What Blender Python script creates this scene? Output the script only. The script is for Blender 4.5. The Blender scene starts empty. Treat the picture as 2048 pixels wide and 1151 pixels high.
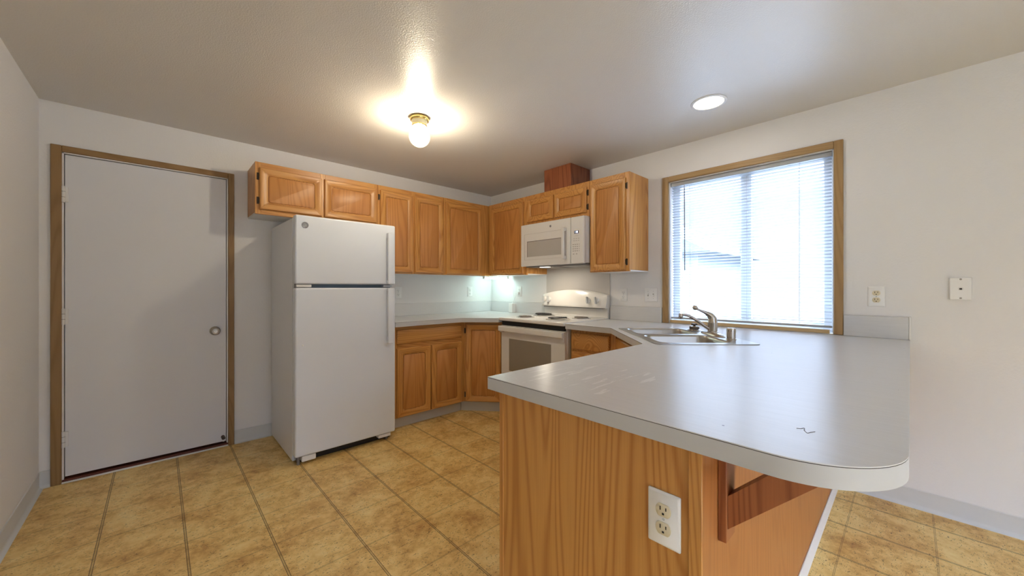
import bpy, bmesh, math, random
from mathutils import Matrix, Vector
random.seed(7)
SC = bpy.context.scene
COL = SC.collection
PI = math.pi
H = 2.347            # ceiling height
XL = -3.557          # left wall
YB = -6.3            # open end of the room towards the living area

# ------------------------------------------------------------------ camera
cam_d = bpy.data.cameras.new('camera')
cam_d.sensor_fit = 'HORIZONTAL'
cam_d.sensor_width = 36.0
cam_d.lens = 36.0 * 749.87 / 2048.0
cam_d.clip_start = 0.02
cam_d.shift_y = -0.9 / 2048.0
cam = bpy.data.objects.new('camera', cam_d)
COL.objects.link(cam)
cam.location = (-3.03295, -3.5957, 1.21)
cam.rotation_euler = (math.radians(90), 0, math.radians(-43.318))
SC.camera = cam

# ------------------------------------------------------------------ world, exposure, lamps
SKY_STRENGTH = 24.0
HORIZON = 0.88
world = bpy.data.worlds.new('daylight')
world.use_nodes = True
SC.world = world
wn = world.node_tree.nodes
wl = world.node_tree.links
wn.clear()
w_out = wn.new('ShaderNodeOutputWorld')
w_bg = wn.new('ShaderNodeBackground')
w_bg.inputs['Color'].default_value = (0.68, 0.86, 1.06, 1)
# bright overcast: pale haze along the horizon, several times brighter overhead
w_tc = wn.new('ShaderNodeTexCoord')
w_sep = wn.new('ShaderNodeSeparateXYZ')
w_rmp = wn.new('ShaderNodeValToRGB')
w_mul = wn.new('ShaderNodeMath')
w_mul.operation = 'MULTIPLY'
w_mul.inputs[1].default_value = SKY_STRENGTH
w_el = w_rmp.color_ramp.elements
w_el[0].position, w_el[0].color = 0.20, (HORIZON / SKY_STRENGTH,) * 3 + (1,)
w_el[1].position, w_el[1].color = 0.62, (1, 1, 1, 1)
w_col = wn.new('ShaderNodeValToRGB')
w_col.color_ramp.elements[0].position, w_col.color_ramp.elements[0].color = 0.15, (0.78, 0.905, 1.17, 1)
w_col.color_ramp.elements[1].position, w_col.color_ramp.elements[1].color = 0.60, (0.67, 0.845, 1.11, 1)
wl.new(w_sep.outputs['Z'], w_col.inputs[0])
wl.new(w_col.outputs[0], w_bg.inputs['Color'])
wl.new(w_tc.outputs['Generated'], w_sep.inputs[0])
wl.new(w_sep.outputs['Z'], w_rmp.inputs[0])
wl.new(w_rmp.outputs[0], w_mul.inputs[0])
wl.new(w_mul.outputs[0], w_bg.inputs['Strength'])
wl.new(w_bg.outputs[0], w_out.inputs[0])

SC.view_settings.view_transform = 'Standard'
SC.view_settings.look = 'None'
SC.view_settings.exposure = 0.75
SC.view_settings.gamma = 1.0
SC.view_settings.use_curve_mapping = False
CAN_W = 1.3          # recessed light
COOK_W = 1.3         # cooktop lamp under the microwave

# ------------------------------------------------------------------ material helpers
def new_mat(name):
    m = bpy.data.materials.new(name)
    m.use_nodes = True
    nt = m.node_tree
    return m, nt, nt.nodes['Principled BSDF']

def nd(nt, typ, **kw):
    n = nt.nodes.new(typ)
    for k, v in kw.items():
        if k.startswith('i_'):
            key = k[2:]
            n.inputs[int(key) if key.isdigit() else key].default_value = v
        else:
            setattr(n, k, v)
    return n

def mth(nt, op, a, b=None, clamp=False):
    n = nt.nodes.new('ShaderNodeMath')
    n.operation = op
    n.use_clamp = clamp
    for i, v in enumerate((a, b)):
        if v is None:
            continue
        if isinstance(v, (int, float)):
            n.inputs[i].default_value = v
        else:
            nt.links.new(v, n.inputs[i])
    return n.outputs[0]

def mixc(nt, fac, a, b):
    n = nt.nodes.new('ShaderNodeMix')
    n.data_type = 'RGBA'
    for s, v in ((0, fac), (6, a), (7, b)):
        if isinstance(v, (int, float)):
            n.inputs[s].default_value = v
        elif isinstance(v, tuple):
            n.inputs[s].default_value = v if len(v) == 4 else v + (1,)
        else:
            nt.links.new(v, n.inputs[s])
    return n.outputs[2]

def ramp(nt, v, stops):
    n = nt.nodes.new('ShaderNodeValToRGB')
    el = n.color_ramp.elements
    while len(el) < len(stops):
        el.new(0.5)
    for e, (p, c) in zip(el, stops):
        e.position = p
        e.color = c if len(c) == 4 else c + (1,)
    nt.links.new(v, n.inputs[0])
    return n.outputs[0]

def mapping(nt, vec, scale, loc=None):
    n = nt.nodes.new('ShaderNodeMapping')
    n.inputs['Scale'].default_value = scale
    nt.links.new(vec, n.inputs['Vector'])
    if loc is not None:
        nt.links.new(loc, n.inputs['Location'])
    return n.outputs[0]

def bump(nt, b, height, strength, dist=0.01):
    n = nt.nodes.new('ShaderNodeBump')
    n.inputs['Strength'].default_value = strength
    n.inputs['Distance'].default_value = dist
    nt.links.new(height, n.inputs['Height'])
    nt.links.new(n.outputs[0], b.inputs['Normal'])

def noise(nt, vec, scale, detail=3.0, rough=0.5, dist=0.0):
    n = nd(nt, 'ShaderNodeTexNoise', i_Scale=scale, i_Detail=detail, i_Roughness=rough, i_Distortion=dist)
    nt.links.new(vec, n.inputs['Vector'])
    return n.outputs['Fac']

def plain(name, col, rough=0.5, metal=0.0, spec=0.5, tint=0.03, scale=6.0, bmp=0.0, bscale=200.0):
    """plain painted / plastic / metal surface with slight procedural variation"""
    m, nt, b = new_mat(name)
    tc = nd(nt, 'ShaderNodeTexCoord')
    f = noise(nt, tc.outputs['Object'], scale, 3.0)
    d = tuple(max(0, c * (1 - tint * 2)) for c in col)
    c = mixc(nt, f, d, tuple(min(1, c * (1 + tint)) for c in col))
    nt.links.new(c, b.inputs['Base Color'])
    b.inputs['Roughness'].default_value = rough
    b.inputs['Metallic'].default_value = metal
    b.inputs['Specular IOR Level'].default_value = spec
    if bmp:
        bump(nt, b, noise(nt, tc.outputs['Object'], bscale, 2.0), bmp, 0.004)
    return m

def wood(name, light, dark, axis='Z', rough=0.35, contrast=1.0):
    m, nt, b = new_mat(name)
    tc = nd(nt, 'ShaderNodeTexCoord')
    oi = nd(nt, 'ShaderNodeObjectInfo')
    off = nd(nt, 'ShaderNodeCombineXYZ')
    for i, k in enumerate((31.0, 17.0, 9.0)):
        nt.links.new(mth(nt, 'MULTIPLY', oi.outputs['Random'], k), off.inputs[i])
    s = {'X': (0.07, 1, 1), 'Y': (1, 0.07, 1), 'Z': (1, 1, 0.07)}[axis]
    v = mapping(nt, tc.outputs['Object'], s, off.outputs[0])
    broad = noise(nt, v, 5.0, 1.2, 0.45, 0.25)
    rings = mth(nt, 'SINE', mth(nt, 'MULTIPLY', broad, 150.0))
    rings = mth(nt, 'MULTIPLY', mth(nt, 'ADD', rings, 1.0), 0.5)
    rings = mth(nt, 'POWER', rings, 2.6)
    s2 = {'X': (0.02, 1, 1), 'Y': (1, 0.02, 1), 'Z': (1, 1, 0.02)}[axis]
    v2 = mapping(nt, tc.outputs['Object'], s2, off.outputs[0])
    fine = noise(nt, v2, 260.0, 2.0, 0.6)
    patch = noise(nt, v, 1.6, 2.0)
    f = mth(nt, 'ADD', mth(nt, 'MULTIPLY', rings, 0.55 * contrast), mth(nt, 'MULTIPLY', fine, 0.55 * contrast))
    f = mth(nt, 'ADD', f, mth(nt, 'MULTIPLY', patch, 0.35), )
    f = mth(nt, 'SUBTRACT', f, 0.2, True)
    c = mixc(nt, f, light, dark)
    nt.links.new(c, b.inputs['Base Color'])
    b.inputs['Roughness'].default_value = rough
    bump(nt, b, mth(nt, 'ADD', fine, rings), 0.06, 0.002)
    return m

def emit(name, col, strength):
    m, nt, b = new_mat(name)
    b.inputs['Base Color'].default_value = col + (1,)
    b.inputs['Emission Color'].default_value = col + (1,)
    b.inputs['Emission Strength'].default_value = strength
    return m

# ------------------------------------------------------------------ materials
OAK_L, OAK_D = (0.680, 0.350, 0.100), (0.420, 0.160, 0.034)
M = {}
M['oak_v'] = wood('oak_vertical', OAK_L, OAK_D, 'Z')
M['oak_x'] = wood('oak_along_x', OAK_L, OAK_D, 'X')
M['oak_y'] = wood('oak_along_y', OAK_L, OAK_D, 'Y')
M['panel_oak'] = wood('oak_panel', (0.600, 0.275, 0.078), (0.430, 0.165, 0.040), 'Z', 0.4)
M['back_oak'] = wood('back_panel_oak', (0.450, 0.180, 0.052), (0.330, 0.115, 0.030), 'Z', 0.4, 0.8)
M['red_oak'] = wood('red_stained_oak', (0.360, 0.115, 0.045), (0.170, 0.042, 0.015), 'Z', 0.4)
M['casing_shaded_v'] = wood('shaded_casing_upright', (0.330, 0.195, 0.075), (0.215, 0.115, 0.038), 'Z', 0.45, 0.8)  # door casing: same wood as the window's, with shade darkening put into the colour
M['casing_shaded_x'] = wood('shaded_casing_along_x', (0.330, 0.195, 0.075), (0.215, 0.115, 0.038), 'X', 0.45, 0.8)
M['casing_y'] = wood('casing_along_y', (0.420, 0.270, 0.120), (0.300, 0.175, 0.070), 'Y', 0.45, 0.8)
M['casing_w'] = wood('window_casing_upright', (0.420, 0.270, 0.120), (0.300, 0.175, 0.070), 'Z', 0.45, 0.8)
M['sill_wood'] = wood('pale_stop_wood', (0.620, 0.450, 0.240), (0.500, 0.340, 0.160), 'Y', 0.5, 0.8)
M['bracket_oak'] = wood('bracket_oak', (0.400, 0.140, 0.048), (0.200, 0.055, 0.018), 'Z', 0.45)
M['threshold'] = wood('threshold_wood', (0.130, 0.030, 0.014), (0.060, 0.012, 0.007), 'X', 0.5)
M['wall'] = plain('wall_paint', (0.800, 0.790, 0.788), 0.65, tint=0.01, scale=2.0, bmp=0.22, bscale=95.0, spec=0.3)
M['ceiling'] = plain('ceiling_paint', (0.690, 0.655, 0.615), 0.33, tint=0.01, scale=2.0, bmp=0.40, bscale=150.0, spec=0.65)
M['white_door'] = plain('door_paint', (0.735, 0.740, 0.775), 0.42, tint=0.012, scale=3.0, bmp=0.05, bscale=60)
M['white_trim'] = plain('white_trim_paint', (0.780, 0.770, 0.760), 0.45, tint=0.01)
M['vinyl_base'] = plain('grey_vinyl_base', (0.640, 0.645, 0.640), 0.45, tint=0.03, scale=9)
M['fridge'] = plain('fridge_enamel', (0.760, 0.800, 0.865), 0.28, tint=0.006, bmp=0.05, bscale=500)
M['fridge_side'] = plain('fridge_side_enamel', (0.760, 0.775, 0.810), 0.35, tint=0.006, bmp=0.08, bscale=420)
M['gasket'] = plain('grey_gasket', (0.180, 0.240, 0.290), 0.6)
M['plastic'] = plain('white_plastic', (0.860, 0.860, 0.855), 0.35, tint=0.006)
M['plastic_grey'] = plain('pale_grey_plastic', (0.520, 0.540, 0.560), 0.4)
M['almond'] = plain('almond_plastic', (0.720, 0.640, 0.460), 0.4, tint=0.01)
M['enamel'] = plain('white_range_enamel', (0.800, 0.785, 0.760), 0.22, tint=0.008)
M['micro'] = plain('microwave_white', (0.760, 0.750, 0.735), 0.32, tint=0.006)
M['glass_grey'] = plain('grey_screened_glass', (0.480, 0.465, 0.450), 0.18, tint=0.02)
M['oven_glass'] = plain('oven_window_glass', (0.300, 0.265, 0.215), 0.16, tint=0.02)
M['dark'] = plain('dark_gap', (0.012, 0.011, 0.011), 0.6)
M['print'] = plain('grey_print', (0.160, 0.150, 0.150), 0.6)
M['print_pale'] = plain('pale_print', (0.480, 0.460, 0.440), 0.6)
M['black'] = plain('black_plastic', (0.020, 0.020, 0.024), 0.3)
M['coil'] = plain('black_coil', (0.018, 0.015, 0.014), 0.45, metal=0.3)
M['coil_worn'] = plain('worn_grey_coil', (0.220, 0.190, 0.170), 0.45, metal=0.4)
M['pan'] = plain('chrome_drip_pan', (0.620, 0.590, 0.550), 0.28, metal=0.9)
M['steel'] = plain('brushed_steel', (0.430, 0.410, 0.380), 0.30, metal=1.0, tint=0.05, scale=14, bmp=0.03, bscale=300)
M['nickel'] = plain('satin_nickel', (0.560, 0.510, 0.450), 0.24, metal=1.0, tint=0.04)
M['knob_metal'] = plain('aged_nickel', (0.420, 0.390, 0.350), 0.3, metal=1.0, tint=0.06, scale=40)
M['brass'] = plain('polished_brass', (0.780, 0.600, 0.230), 0.18, metal=1.0)
M['cream'] = plain('cream_holder', (0.860, 0.780, 0.520), 0.4)
M['bronze'] = plain('antique_bronze', (0.075, 0.055, 0.040), 0.35, metal=0.9)
M['emblem'] = plain('grey_emblem', (0.250, 0.250, 0.265), 0.35, metal=0.4)
M['rubber'] = plain('dark_rubber', (0.060, 0.040, 0.032), 0.5)
M['slat'] = plain('blind_slat', (0.400, 0.412, 0.430), 0.4, tint=0.004)
M['vinyl'] = plain('white_window_vinyl', (0.760, 0.785, 0.820), 0.4, tint=0.005)
M['wand'] = plain('smoky_wand', (0.120, 0.105, 0.110), 0.2)
M['splash'] = plain('splash_panel_laminate', (0.600, 0.570, 0.540), 0.42, tint=0.02)
M['siding'] = plain('pale_blue_siding', (0.165, 0.190, 0.210), 0.7)
M['roofing'] = plain('grey_roofing', (0.082, 0.096, 0.110), 0.8)
M['ground'] = plain('pale_concrete', (0.210, 0.210, 0.210), 0.8)
M['bulb'] = emit('lit_bulb', (1.0, 0.89, 0.70), 760.0)
M['can_lens'] = emit('lit_lens', (1.0, 0.88, 0.66), 3.4)
M['cook_lens'] = emit('lit_cooktop_lens', (1.0, 0.90, 0.74), 4.0)
M['tube'] = emit('lit_tube', (0.72, 1.0, 0.93), 38.0)
M['digits'] = emit('lit_digits', (0.62, 0.70, 1.0), 2.2)

def counter_mat(name, col, rough):
    m, nt, b = new_mat(name)
    tc = nd(nt, 'ShaderNodeTexCoord')
    v = mapping(nt, tc.outputs['Object'], (1.0, 0.05, 1.0))
    a = noise(nt, v, 160.0, 2.0)
    sp = noise(nt, tc.outputs['Object'], 14.0, 5.0, 0.65)
    c = mixc(nt, a, tuple(x * 0.93 for x in col), tuple(min(1, x * 1.04) for x in col))
    # worn pale scuff streaks and a few dark specks, each with a shape of its own
    sxyz = nd(nt, 'ShaderNodeSeparateXYZ')
    nt.links.new(tc.outputs['Object'], sxyz.inputs[0])
    ex = mth(nt, 'DIVIDE', mth(nt, 'ADD', sxyz.outputs['X'], 0.80), 0.24)
    ey = mth(nt, 'DIVIDE', mth(nt, 'ADD', sxyz.outputs['Y'], 0.05), 0.22)
    rad = mth(nt, 'ADD', mth(nt, 'MULTIPLY', ex, ex), mth(nt, 'MULTIPLY', ey, ey))
    near = mth(nt, 'LESS_THAN', rad, 1.0)
    rot = nd(nt, 'ShaderNodeMapping')
    rot.inputs['Rotation'].default_value = (0, 0, math.radians(40))
    rot.inputs['Scale'].default_value = (5.0, 46.0, 1.0)
    nt.links.new(tc.outputs['Object'], rot.inputs['Vector'])
    scuff = noise(nt, rot.outputs[0], 1.0, 4.0, 0.6, 0.3)
    sm = mth(nt, 'MULTIPLY', mth(nt, 'GREATER_THAN', scuff, 0.60), near)
    c = mixc(nt, mth(nt, 'MULTIPLY', sm, 0.45), c, (0.90, 0.90, 0.90))
    vor = nd(nt, 'ShaderNodeTexVoronoi', i_Scale=11.0)
    nt.links.new(tc.outputs['Object'], vor.inputs['Vector'])
    dot = mth(nt, 'LESS_THAN', vor.outputs['Distance'], 0.030)
    dot = mth(nt, 'MULTIPLY', dot, mth(nt, 'GREATER_THAN', sp, 0.52))
    c = mixc(nt, mth(nt, 'MULTIPLY', dot, 0.75), c, (0.10, 0.10, 0.13))
    nt.links.new(c, b.inputs['Base Color'])
    b.inputs['Roughness'].default_value = rough
    b.inputs['Specular IOR Level'].default_value = 0.45
    bump(nt, b, noise(nt, tc.outputs['Object'], 420.0, 2.0), 0.05, 0.002)
    return m
M['counter'] = counter_mat('grey_laminate', (0.660, 0.660, 0.670), 0.27)
M['counter_edge'] = plain('grey_laminate_edge', (0.560, 0.560, 0.565), 0.4, tint=0.03, scale=12)
M['seam'] = plain('dark_laminate_core', (0.035, 0.028, 0.026), 0.6)

def floor_mat():
    m, nt, b = new_mat('tan_sheet_vinyl')
    tc = nd(nt, 'ShaderNodeTexCoord')
    P = tc.outputs['Object']
    sep = nd(nt, 'ShaderNodeSeparateXYZ')
    nt.links.new(P, sep.inputs[0])
    T = 0.3055
    def dist(o, off):
        u = mth(nt, 'ADD', mth(nt, 'DIVIDE', mth(nt, 'SUBTRACT', o, off), T), 0.5)
        fr = mth(nt, 'SUBTRACT', mth(nt, 'FRACT', u), 0.5)
        return mth(nt, 'MULTIPLY', mth(nt, 'ABSOLUTE', fr), T)
    dx = dist(sep.outputs['X'], -2.937)
    dy = dist(sep.outputs['Y'], -0.931)
    # double scored line along y, single finer line along x
    lx = mth(nt, 'LESS_THAN', mth(nt, 'ABSOLUTE', mth(nt, 'SUBTRACT', dx, 0.0042)), 0.0013)
    ly = mth(nt, 'LESS_THAN', mth(nt, 'ABSOLUTE', mth(nt, 'SUBTRACT', dy, 0.0022)), 0.0009)
    line = mth(nt, 'MAXIMUM', lx, mth(nt, 'MULTIPLY', ly, 0.75))
    inx = mth(nt, 'LESS_THAN', dx, 0.0042)
    # cloudy mottling, then fleck marks
    big = noise(nt, P, 5.5, 4.0, 0.6, 0.4)
    med = noise(nt, P, 26.0, 5.0, 0.7)
    c = ramp(nt, mth(nt, 'ADD', mth(nt, 'MULTIPLY', big, 0.6), mth(nt, 'MULTIPLY', med, 0.4)),
             [(0.32, (0.430, 0.205, 0.055)), (0.43, (0.660, 0.400, 0.128)), (0.53, (0.820, 0.570, 0.215)), (0.68, (0.900, 0.700, 0.320))])
    fv = mapping(nt, P, (70.0, 150.0, 70.0))
    fl = noise(nt, fv, 1.0, 3.0, 0.6, 1.2)
    fleck = mth(nt, 'MULTIPLY', mth(nt, 'GREATER_THAN', fl, 0.615), 0.72)
    fleck = mth(nt, 'MULTIPLY', fleck, mth(nt, 'GREATER_THAN', noise(nt, P, 9.0, 3.0), 0.42))
    c = mixc(nt, fleck, c, (0.085, 0.038, 0.012))
    c = mixc(nt, mth(nt, 'MULTIPLY', inx, 0.35), c, (0.250, 0.160, 0.055))
    c = mixc(nt, mth(nt, 'MULTIPLY', line, 0.80), c, (0.070, 0.034, 0.012))
    nt.links.new(c, b.inputs['Base Color'])
    b.inputs['Roughness'].default_value = 0.42
    b.inputs['Specular IOR Level'].default_value = 0.4
    hgt = mth(nt, 'SUBTRACT', mth(nt, 'MULTIPLY', med, 0.25), line)
    bump(nt, b, hgt, 0.12, 0.003)
    return m
M['floor'] = floor_mat()

def glass_mat():
    m, nt, b = new_mat('window_glass')
    nt.nodes.remove(b)
    out = nt.nodes['Material Output']
    t = nd(nt, 'ShaderNodeBsdfTransparent', i_Color=(0.97, 0.985, 1.0, 1))
    g = nd(nt, 'ShaderNodeBsdfGlossy', i_Roughness=0.02)
    mx = nd(nt, 'ShaderNodeMixShader', i_0=0.05)
    nt.links.new(t.outputs[0], mx.inputs[1])
    nt.links.new(g.outputs[0], mx.inputs[2])
    nt.links.new(mx.outputs[0], out.inputs[0])
    return m
M['glass'] = glass_mat()

def frosted():
    m, nt, b = new_mat('frosted_globe_glass')
    nt.nodes.remove(b)
    out = nt.nodes['Material Output']
    t = nd(nt, 'ShaderNodeBsdfTransparent', i_Color=(1.0, 0.97, 0.90, 1))
    e = nd(nt, 'ShaderNodeEmission', i_Color=(1.0, 0.88, 0.58, 1), i_Strength=1.25)
    mx = nd(nt, 'ShaderNodeMixShader', i_0=0.72)
    nt.links.new(t.outputs[0], mx.inputs[1])
    nt.links.new(e.outputs[0], mx.inputs[2])
    nt.links.new(mx.outputs[0], out.inputs[0])
    return m
M['globe'] = frosted()

# ------------------------------------------------------------------ geometry helpers
WM = {}
class MB:
    """collects shapes; .build() links them as ONE mesh object"""
    def __init__(self):
        self.bm = bmesh.new()
        self.mats = []
        self.wn = False
    def slot(self, mat):
        if mat not in self.mats:
            self.mats.append(mat)
        return self.mats.index(mat)
    def add(self, bm, mat, smooth=False, mtx=None):
        if mtx is not None:
            bm.transform(mtx)
        k = self.slot(mat) if mat else None
        for f in bm.faces:
            if k is not None:
                f.material_index = k
            f.smooth = smooth
        me = bpy.data.meshes.new('t')
        bm.to_mesh(me)
        bm.free()
        self.bm.from_mesh(me)
        bpy.data.meshes.remove(me)
        return self
    def box(self, x0, x1, y0, y1, z0, z1, mat, bev=0.0, seg=1, mtx=None):
        bm = bmesh.new()
        x0, x1 = min(x0, x1), max(x0, x1)
        y0, y1 = min(y0, y1), max(y0, y1)
        z0, z1 = min(z0, z1), max(z0, z1)
        v = [bm.verts.new((x, y, z)) for x in (x0, x1) for y in (y0, y1) for z in (z0, z1)]
        for f in ((0, 1, 3, 2), (4, 6, 7, 5), (0, 4, 5, 1), (2, 3, 7, 6), (0, 2, 6, 4), (1, 5, 7, 3)):
            bm.faces.new([v[i] for i in f])
        sm = False
        if bev > 0:
            bmesh.ops.bevel(bm, geom=list(bm.edges), offset=bev, segments=seg, profile=0.5, affect='EDGES', clamp_overlap=True)
            if seg >= 2:
                sm = True
                self.wn = True
        return self.add(bm, mat, sm, mtx)
    def lathe(self, prof, mat, n=32, mtx=None, smooth=True):
        """profile of (radius, height) turned about z"""
        bm = bmesh.new()
        rows = []
        for r, z in prof:
            if r < 1e-6:
                rows.append([bm.verts.new((0, 0, z))])
            else:
                rows.append([bm.verts.new((r * math.cos(2 * PI * i / n), r * math.sin(2 * PI * i / n), z)) for i in range(n)])
        for a, b in zip(rows, rows[1:]):
            for i in range(n):
                j = (i + 1) % n
                if len(a) == 1 and len(b) == 1:
                    continue
                if len(a) == 1:
                    bm.faces.new((a[0], b[i], b[j]))
                elif len(b) == 1:
                    bm.faces.new((a[i], a[j], b[0]))
                else:
                    bm.faces.new((a[i], a[j], b[j], b[i]))
        bmesh.ops.recalc_face_normals(bm, faces=bm.faces)
        return self.add(bm, mat, smooth, mtx)
    def tube(self, pts, r, mat, n=10, closed=False, mtx=None, caps=True):
        """round tube along points; r a number or one radius per point"""
        bm = bmesh.new()
        P = [Vector(p) for p in pts]
        N = len(P)
        R = r if isinstance(r, (list, tuple)) else [r] * N
        up = None
        rings = []
        for i in range(N):
            if closed:
                t = P[(i + 1) % N] - P[i - 1]
            else:
                t = P[min(i + 1, N - 1)] - P[max(i - 1, 0)]
            t.normalize()
            if up is None:
                up = Vector((0, 0, 1)) if abs(t.z) < 0.9 else Vector((1, 0, 0))
            a = t.cross(up)
            if a.length < 1e-5:
                a = t.cross(Vector((1, 0, 0)))
            a.normalize()
            b = a.cross(t).normalized()
            up = b
            rings.append([bm.verts.new(P[i] + (a * math.cos(2 * PI * k / n) + b * math.sin(2 * PI * k / n)) * R[i]) for k in range(n)])
        pairs = list(zip(rings, rings[1:])) + ([(rings[-1], rings[0])] if closed else [])
        for a, b in pairs:
            for k in range(n):
                bm.faces.new((a[k], a[(k + 1) % n], b[(k + 1) % n], b[k]))
        if caps and not closed:
            bm.faces.new(rings[0][::-1])
            bm.faces.new(rings[-1])
        bmesh.ops.recalc_face_normals(bm, faces=bm.faces)
        return self.add(bm, mat, True, mtx)
    def prism(self, poly, z0, z1, mat, holes=(), mtx=None, smooth=False):
        """flat polygon (with holes) given thickness along z"""
        bm = bmesh.new()
        loops = [poly] + list(holes)
        ed, tops = [], []
        for lp in loops:
            vs = [bm.verts.new((x, y, z1)) for x, y in lp]
            tops.append(vs)
            ed += [bm.edges.new((vs[i], vs[(i + 1) % len(vs)])) for i in range(len(vs))]
        bmesh.ops.triangle_fill(bm, use_beauty=True, use_dissolve=False, edges=ed)
        top_faces = list(bm.faces)
        low = {}
        for vs in tops:
            for v in vs:
                low[v] = bm.verts.new((v.co.x, v.co.y, z0))
        for f in top_faces:
            bm.faces.new([low[v] for v in reversed(f.verts)])
        for vs in tops:
            for i in range(len(vs)):
                a, b = vs[i], vs[(i + 1) % len(vs)]
                bm.faces.new((a, b, low[b], low[a]))
        bmesh.ops.recalc_face_normals(bm, faces=bm.faces)
        return self.add(bm, mat, smooth, mtx)
    def loft(self, loops, mat, cap0=True, cap1=True, mtx=None, smooth=False, slots=None):
        """bridge loops of equal count (each a list of xyz)"""
        bm = bmesh.new()
        rows = [[bm.verts.new(p) for p in lp] for lp in loops]
        n = len(rows[0])
        for a, b in zip(rows, rows[1:]):
            for i in range(n):
                bm.faces.new((a[i], a[(i + 1) % n], b[(i + 1) % n], b[i]))
        if cap0:
            bm.faces.new(rows[0][::-1])
        if cap1:
            bm.faces.new(rows[-1])
        bmesh.ops.recalc_face_normals(bm, faces=bm.faces)
        if slots:
            for f in bm.faces:
                f.material_index = self.slot(slots(f.calc_center_median()))
            return self.add(bm, None, smooth, mtx)
        return self.add(bm, mat, smooth, mtx)
    def build(self, name, parent=None, frame=None, origin=None):
        """frame: matrix from the coordinates used to world (default world coordinates)"""
        if frame is not None:
            self.bm.transform(frame)
        if parent is not None:
            mw = WM[parent.name]
        else:
            if origin is None:
                co = [v.co for v in self.bm.verts]
                origin = ((min(c.x for c in co) + max(c.x for c in co)) / 2, (min(c.y for c in co) + max(c.y for c in co)) / 2, min(c.z for c in co))
            mw = Matrix.Translation(origin)
        self.bm.transform(mw.inverted())
        me = bpy.data.meshes.new(name)
        self.bm.to_mesh(me)
        self.bm.free()
        for m in self.mats:
            me.materials.append(m)
        o = bpy.data.objects.new(name, me)
        COL.objects.link(o)
        if parent is not None:
            o.parent = parent
            WM[o.name] = mw
        else:
            o.location = mw.translation
            WM[o.name] = mw
        me.set_sharp_from_angle(angle=math.radians(40))
        if self.wn:
            md = o.modifiers.new('normals', 'WEIGHTED_NORMAL')
            md.keep_sharp = True
        return o

def tag(o, label=None, cat=None, group=None, kind=None):
    if label: o['label'] = label
    if cat: o['category'] = cat
    if group: o['group'] = group
    if kind: o['kind'] = kind
    return o

def thing(name, label, cat, loc, rotz=0.0, group=None):
    o = bpy.data.objects.new(name, None)
    COL.objects.link(o)
    o.empty_display_size = 0.05
    o.location = loc
    o.rotation_euler = (0, 0, rotz)
    WM[o.name] = Matrix.Translation(loc) @ Matrix.Rotation(rotz, 4, 'Z')
    return tag(o, label, cat, group)

def struct(mb, name, **kw):
    o = mb.build(name, **kw)
    if o.parent is None:
        o['kind'] = 'structure'
    return o

def frame(loc, rotz):
    return Matrix.Translation(loc) @ Matrix.Rotation(rotz, 4, 'Z')

def rrect(x0, x1, z0, z1, r, k=6):
    """rounded rectangle, counter-clockwise, 4*(k+1) points"""
    pts = []
    r = max(r, 1e-5)
    for cx, cz, a0 in ((x1 - r, z0 + r, -90), (x1 - r, z1 - r, 0), (x0 + r, z1 - r, 90), (x0 + r, z0 + r, 180)):
        for i in range(k + 1):
            a = math.radians(a0 + 90 * i / k)
            pts.append((cx + r * math.cos(a), cz + r * math.sin(a)))
    return pts

# ================================================================== THE SETTING
mb = MB(); mb.box(XL - 0.12, 0.0, YB, 0.0, -0.05, 0.0, M['floor'])
struct(mb, 'floor', origin=(0, 0, 0))
mb = MB(); mb.box(XL - 0.12, 0.14, YB, 0.12, H, H + 0.06, M['ceiling'])
struct(mb, 'ceiling', origin=(0, 0, H))
mb = MB(); mb.box(XL - 0.12, XL, YB - 0.12, 0.12, 0, H, M['wall'])
struct(mb, 'wall_left')
DX0, DX1, DZ = -3.467, -2.644, 2.047
mb = MB()
mb.box(XL, DX0, 0, 0.12, 0, H, M['wall'])
mb.box(DX1, 0.14, 0, 0.12, 0, H, M['wall'])
mb.box(DX0, DX1, 0, 0.12, DZ, H, M['wall'])
struct(mb, 'wall_back')
WY0, WY1, WZ0, WZ1 = -3.276, -2.248, 0.918, 2.066
mb = MB()
mb.box(0, 0.14, YB, WY0, 0, H, M['wall'])
mb.box(0, 0.14, WY1, 0, 0, H, M['wall'])
mb.box(0, 0.14, WY0, WY1, 0, WZ0, M['wall'])
mb.box(0, 0.14, WY0, WY1, WZ1, H, M['wall'])
struct(mb, 'wall_right')

# far end of the room behind the camera, with an unseen opening added and sized for fill daylight
RX0, RX1, RZ0, RZ1 = -3.4, -1.65, 0.6, 2.1
mb = MB()
mb.box(XL, RX0, YB - 0.12, YB, 0, H, M['wall'])
mb.box(RX1, 0.14, YB - 0.12, YB, 0, H, M['wall'])
mb.box(RX0, RX1, YB - 0.12, YB, RZ1, H, M['wall'])
mb.box(RX0, RX1, YB - 0.12, YB, 0, RZ0, M['wall'])
struct(mb, 'wall_rear')

# cove baseboards
def base_run(name, pts):
    """pts: floor points along the wall and the inward normal for each run"""
    mb = MB()
    for (ax, ay), (bx, by), (nx, ny) in pts:
        prof = [(0.0005, 0.0), (0.020, 0.0), (0.012, 0.004), (0.006, 0.012), (0.0045, 0.022), (0.0045, 0.098), (0.0005, 0.102)]
        lo = [[(px + nx * d, py + ny * d, z) for d, z in prof] for px, py in ((ax, ay), (bx, by))]
        mb.loft(lo, M['vinyl_base'])
    return struct(mb, name)
base_run('baseboard_left', [((XL, YB), (XL, -0.02), (1, 0))])
base_run('baseboard_back', [((XL, 0), (-3.512, 0), (0, -1)), ((-2.605, 0), (-1.62, 0), (0, -1))])
base_run('baseboard_right', [((0, YB), (0, -3.325), (-1, 0))])

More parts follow.
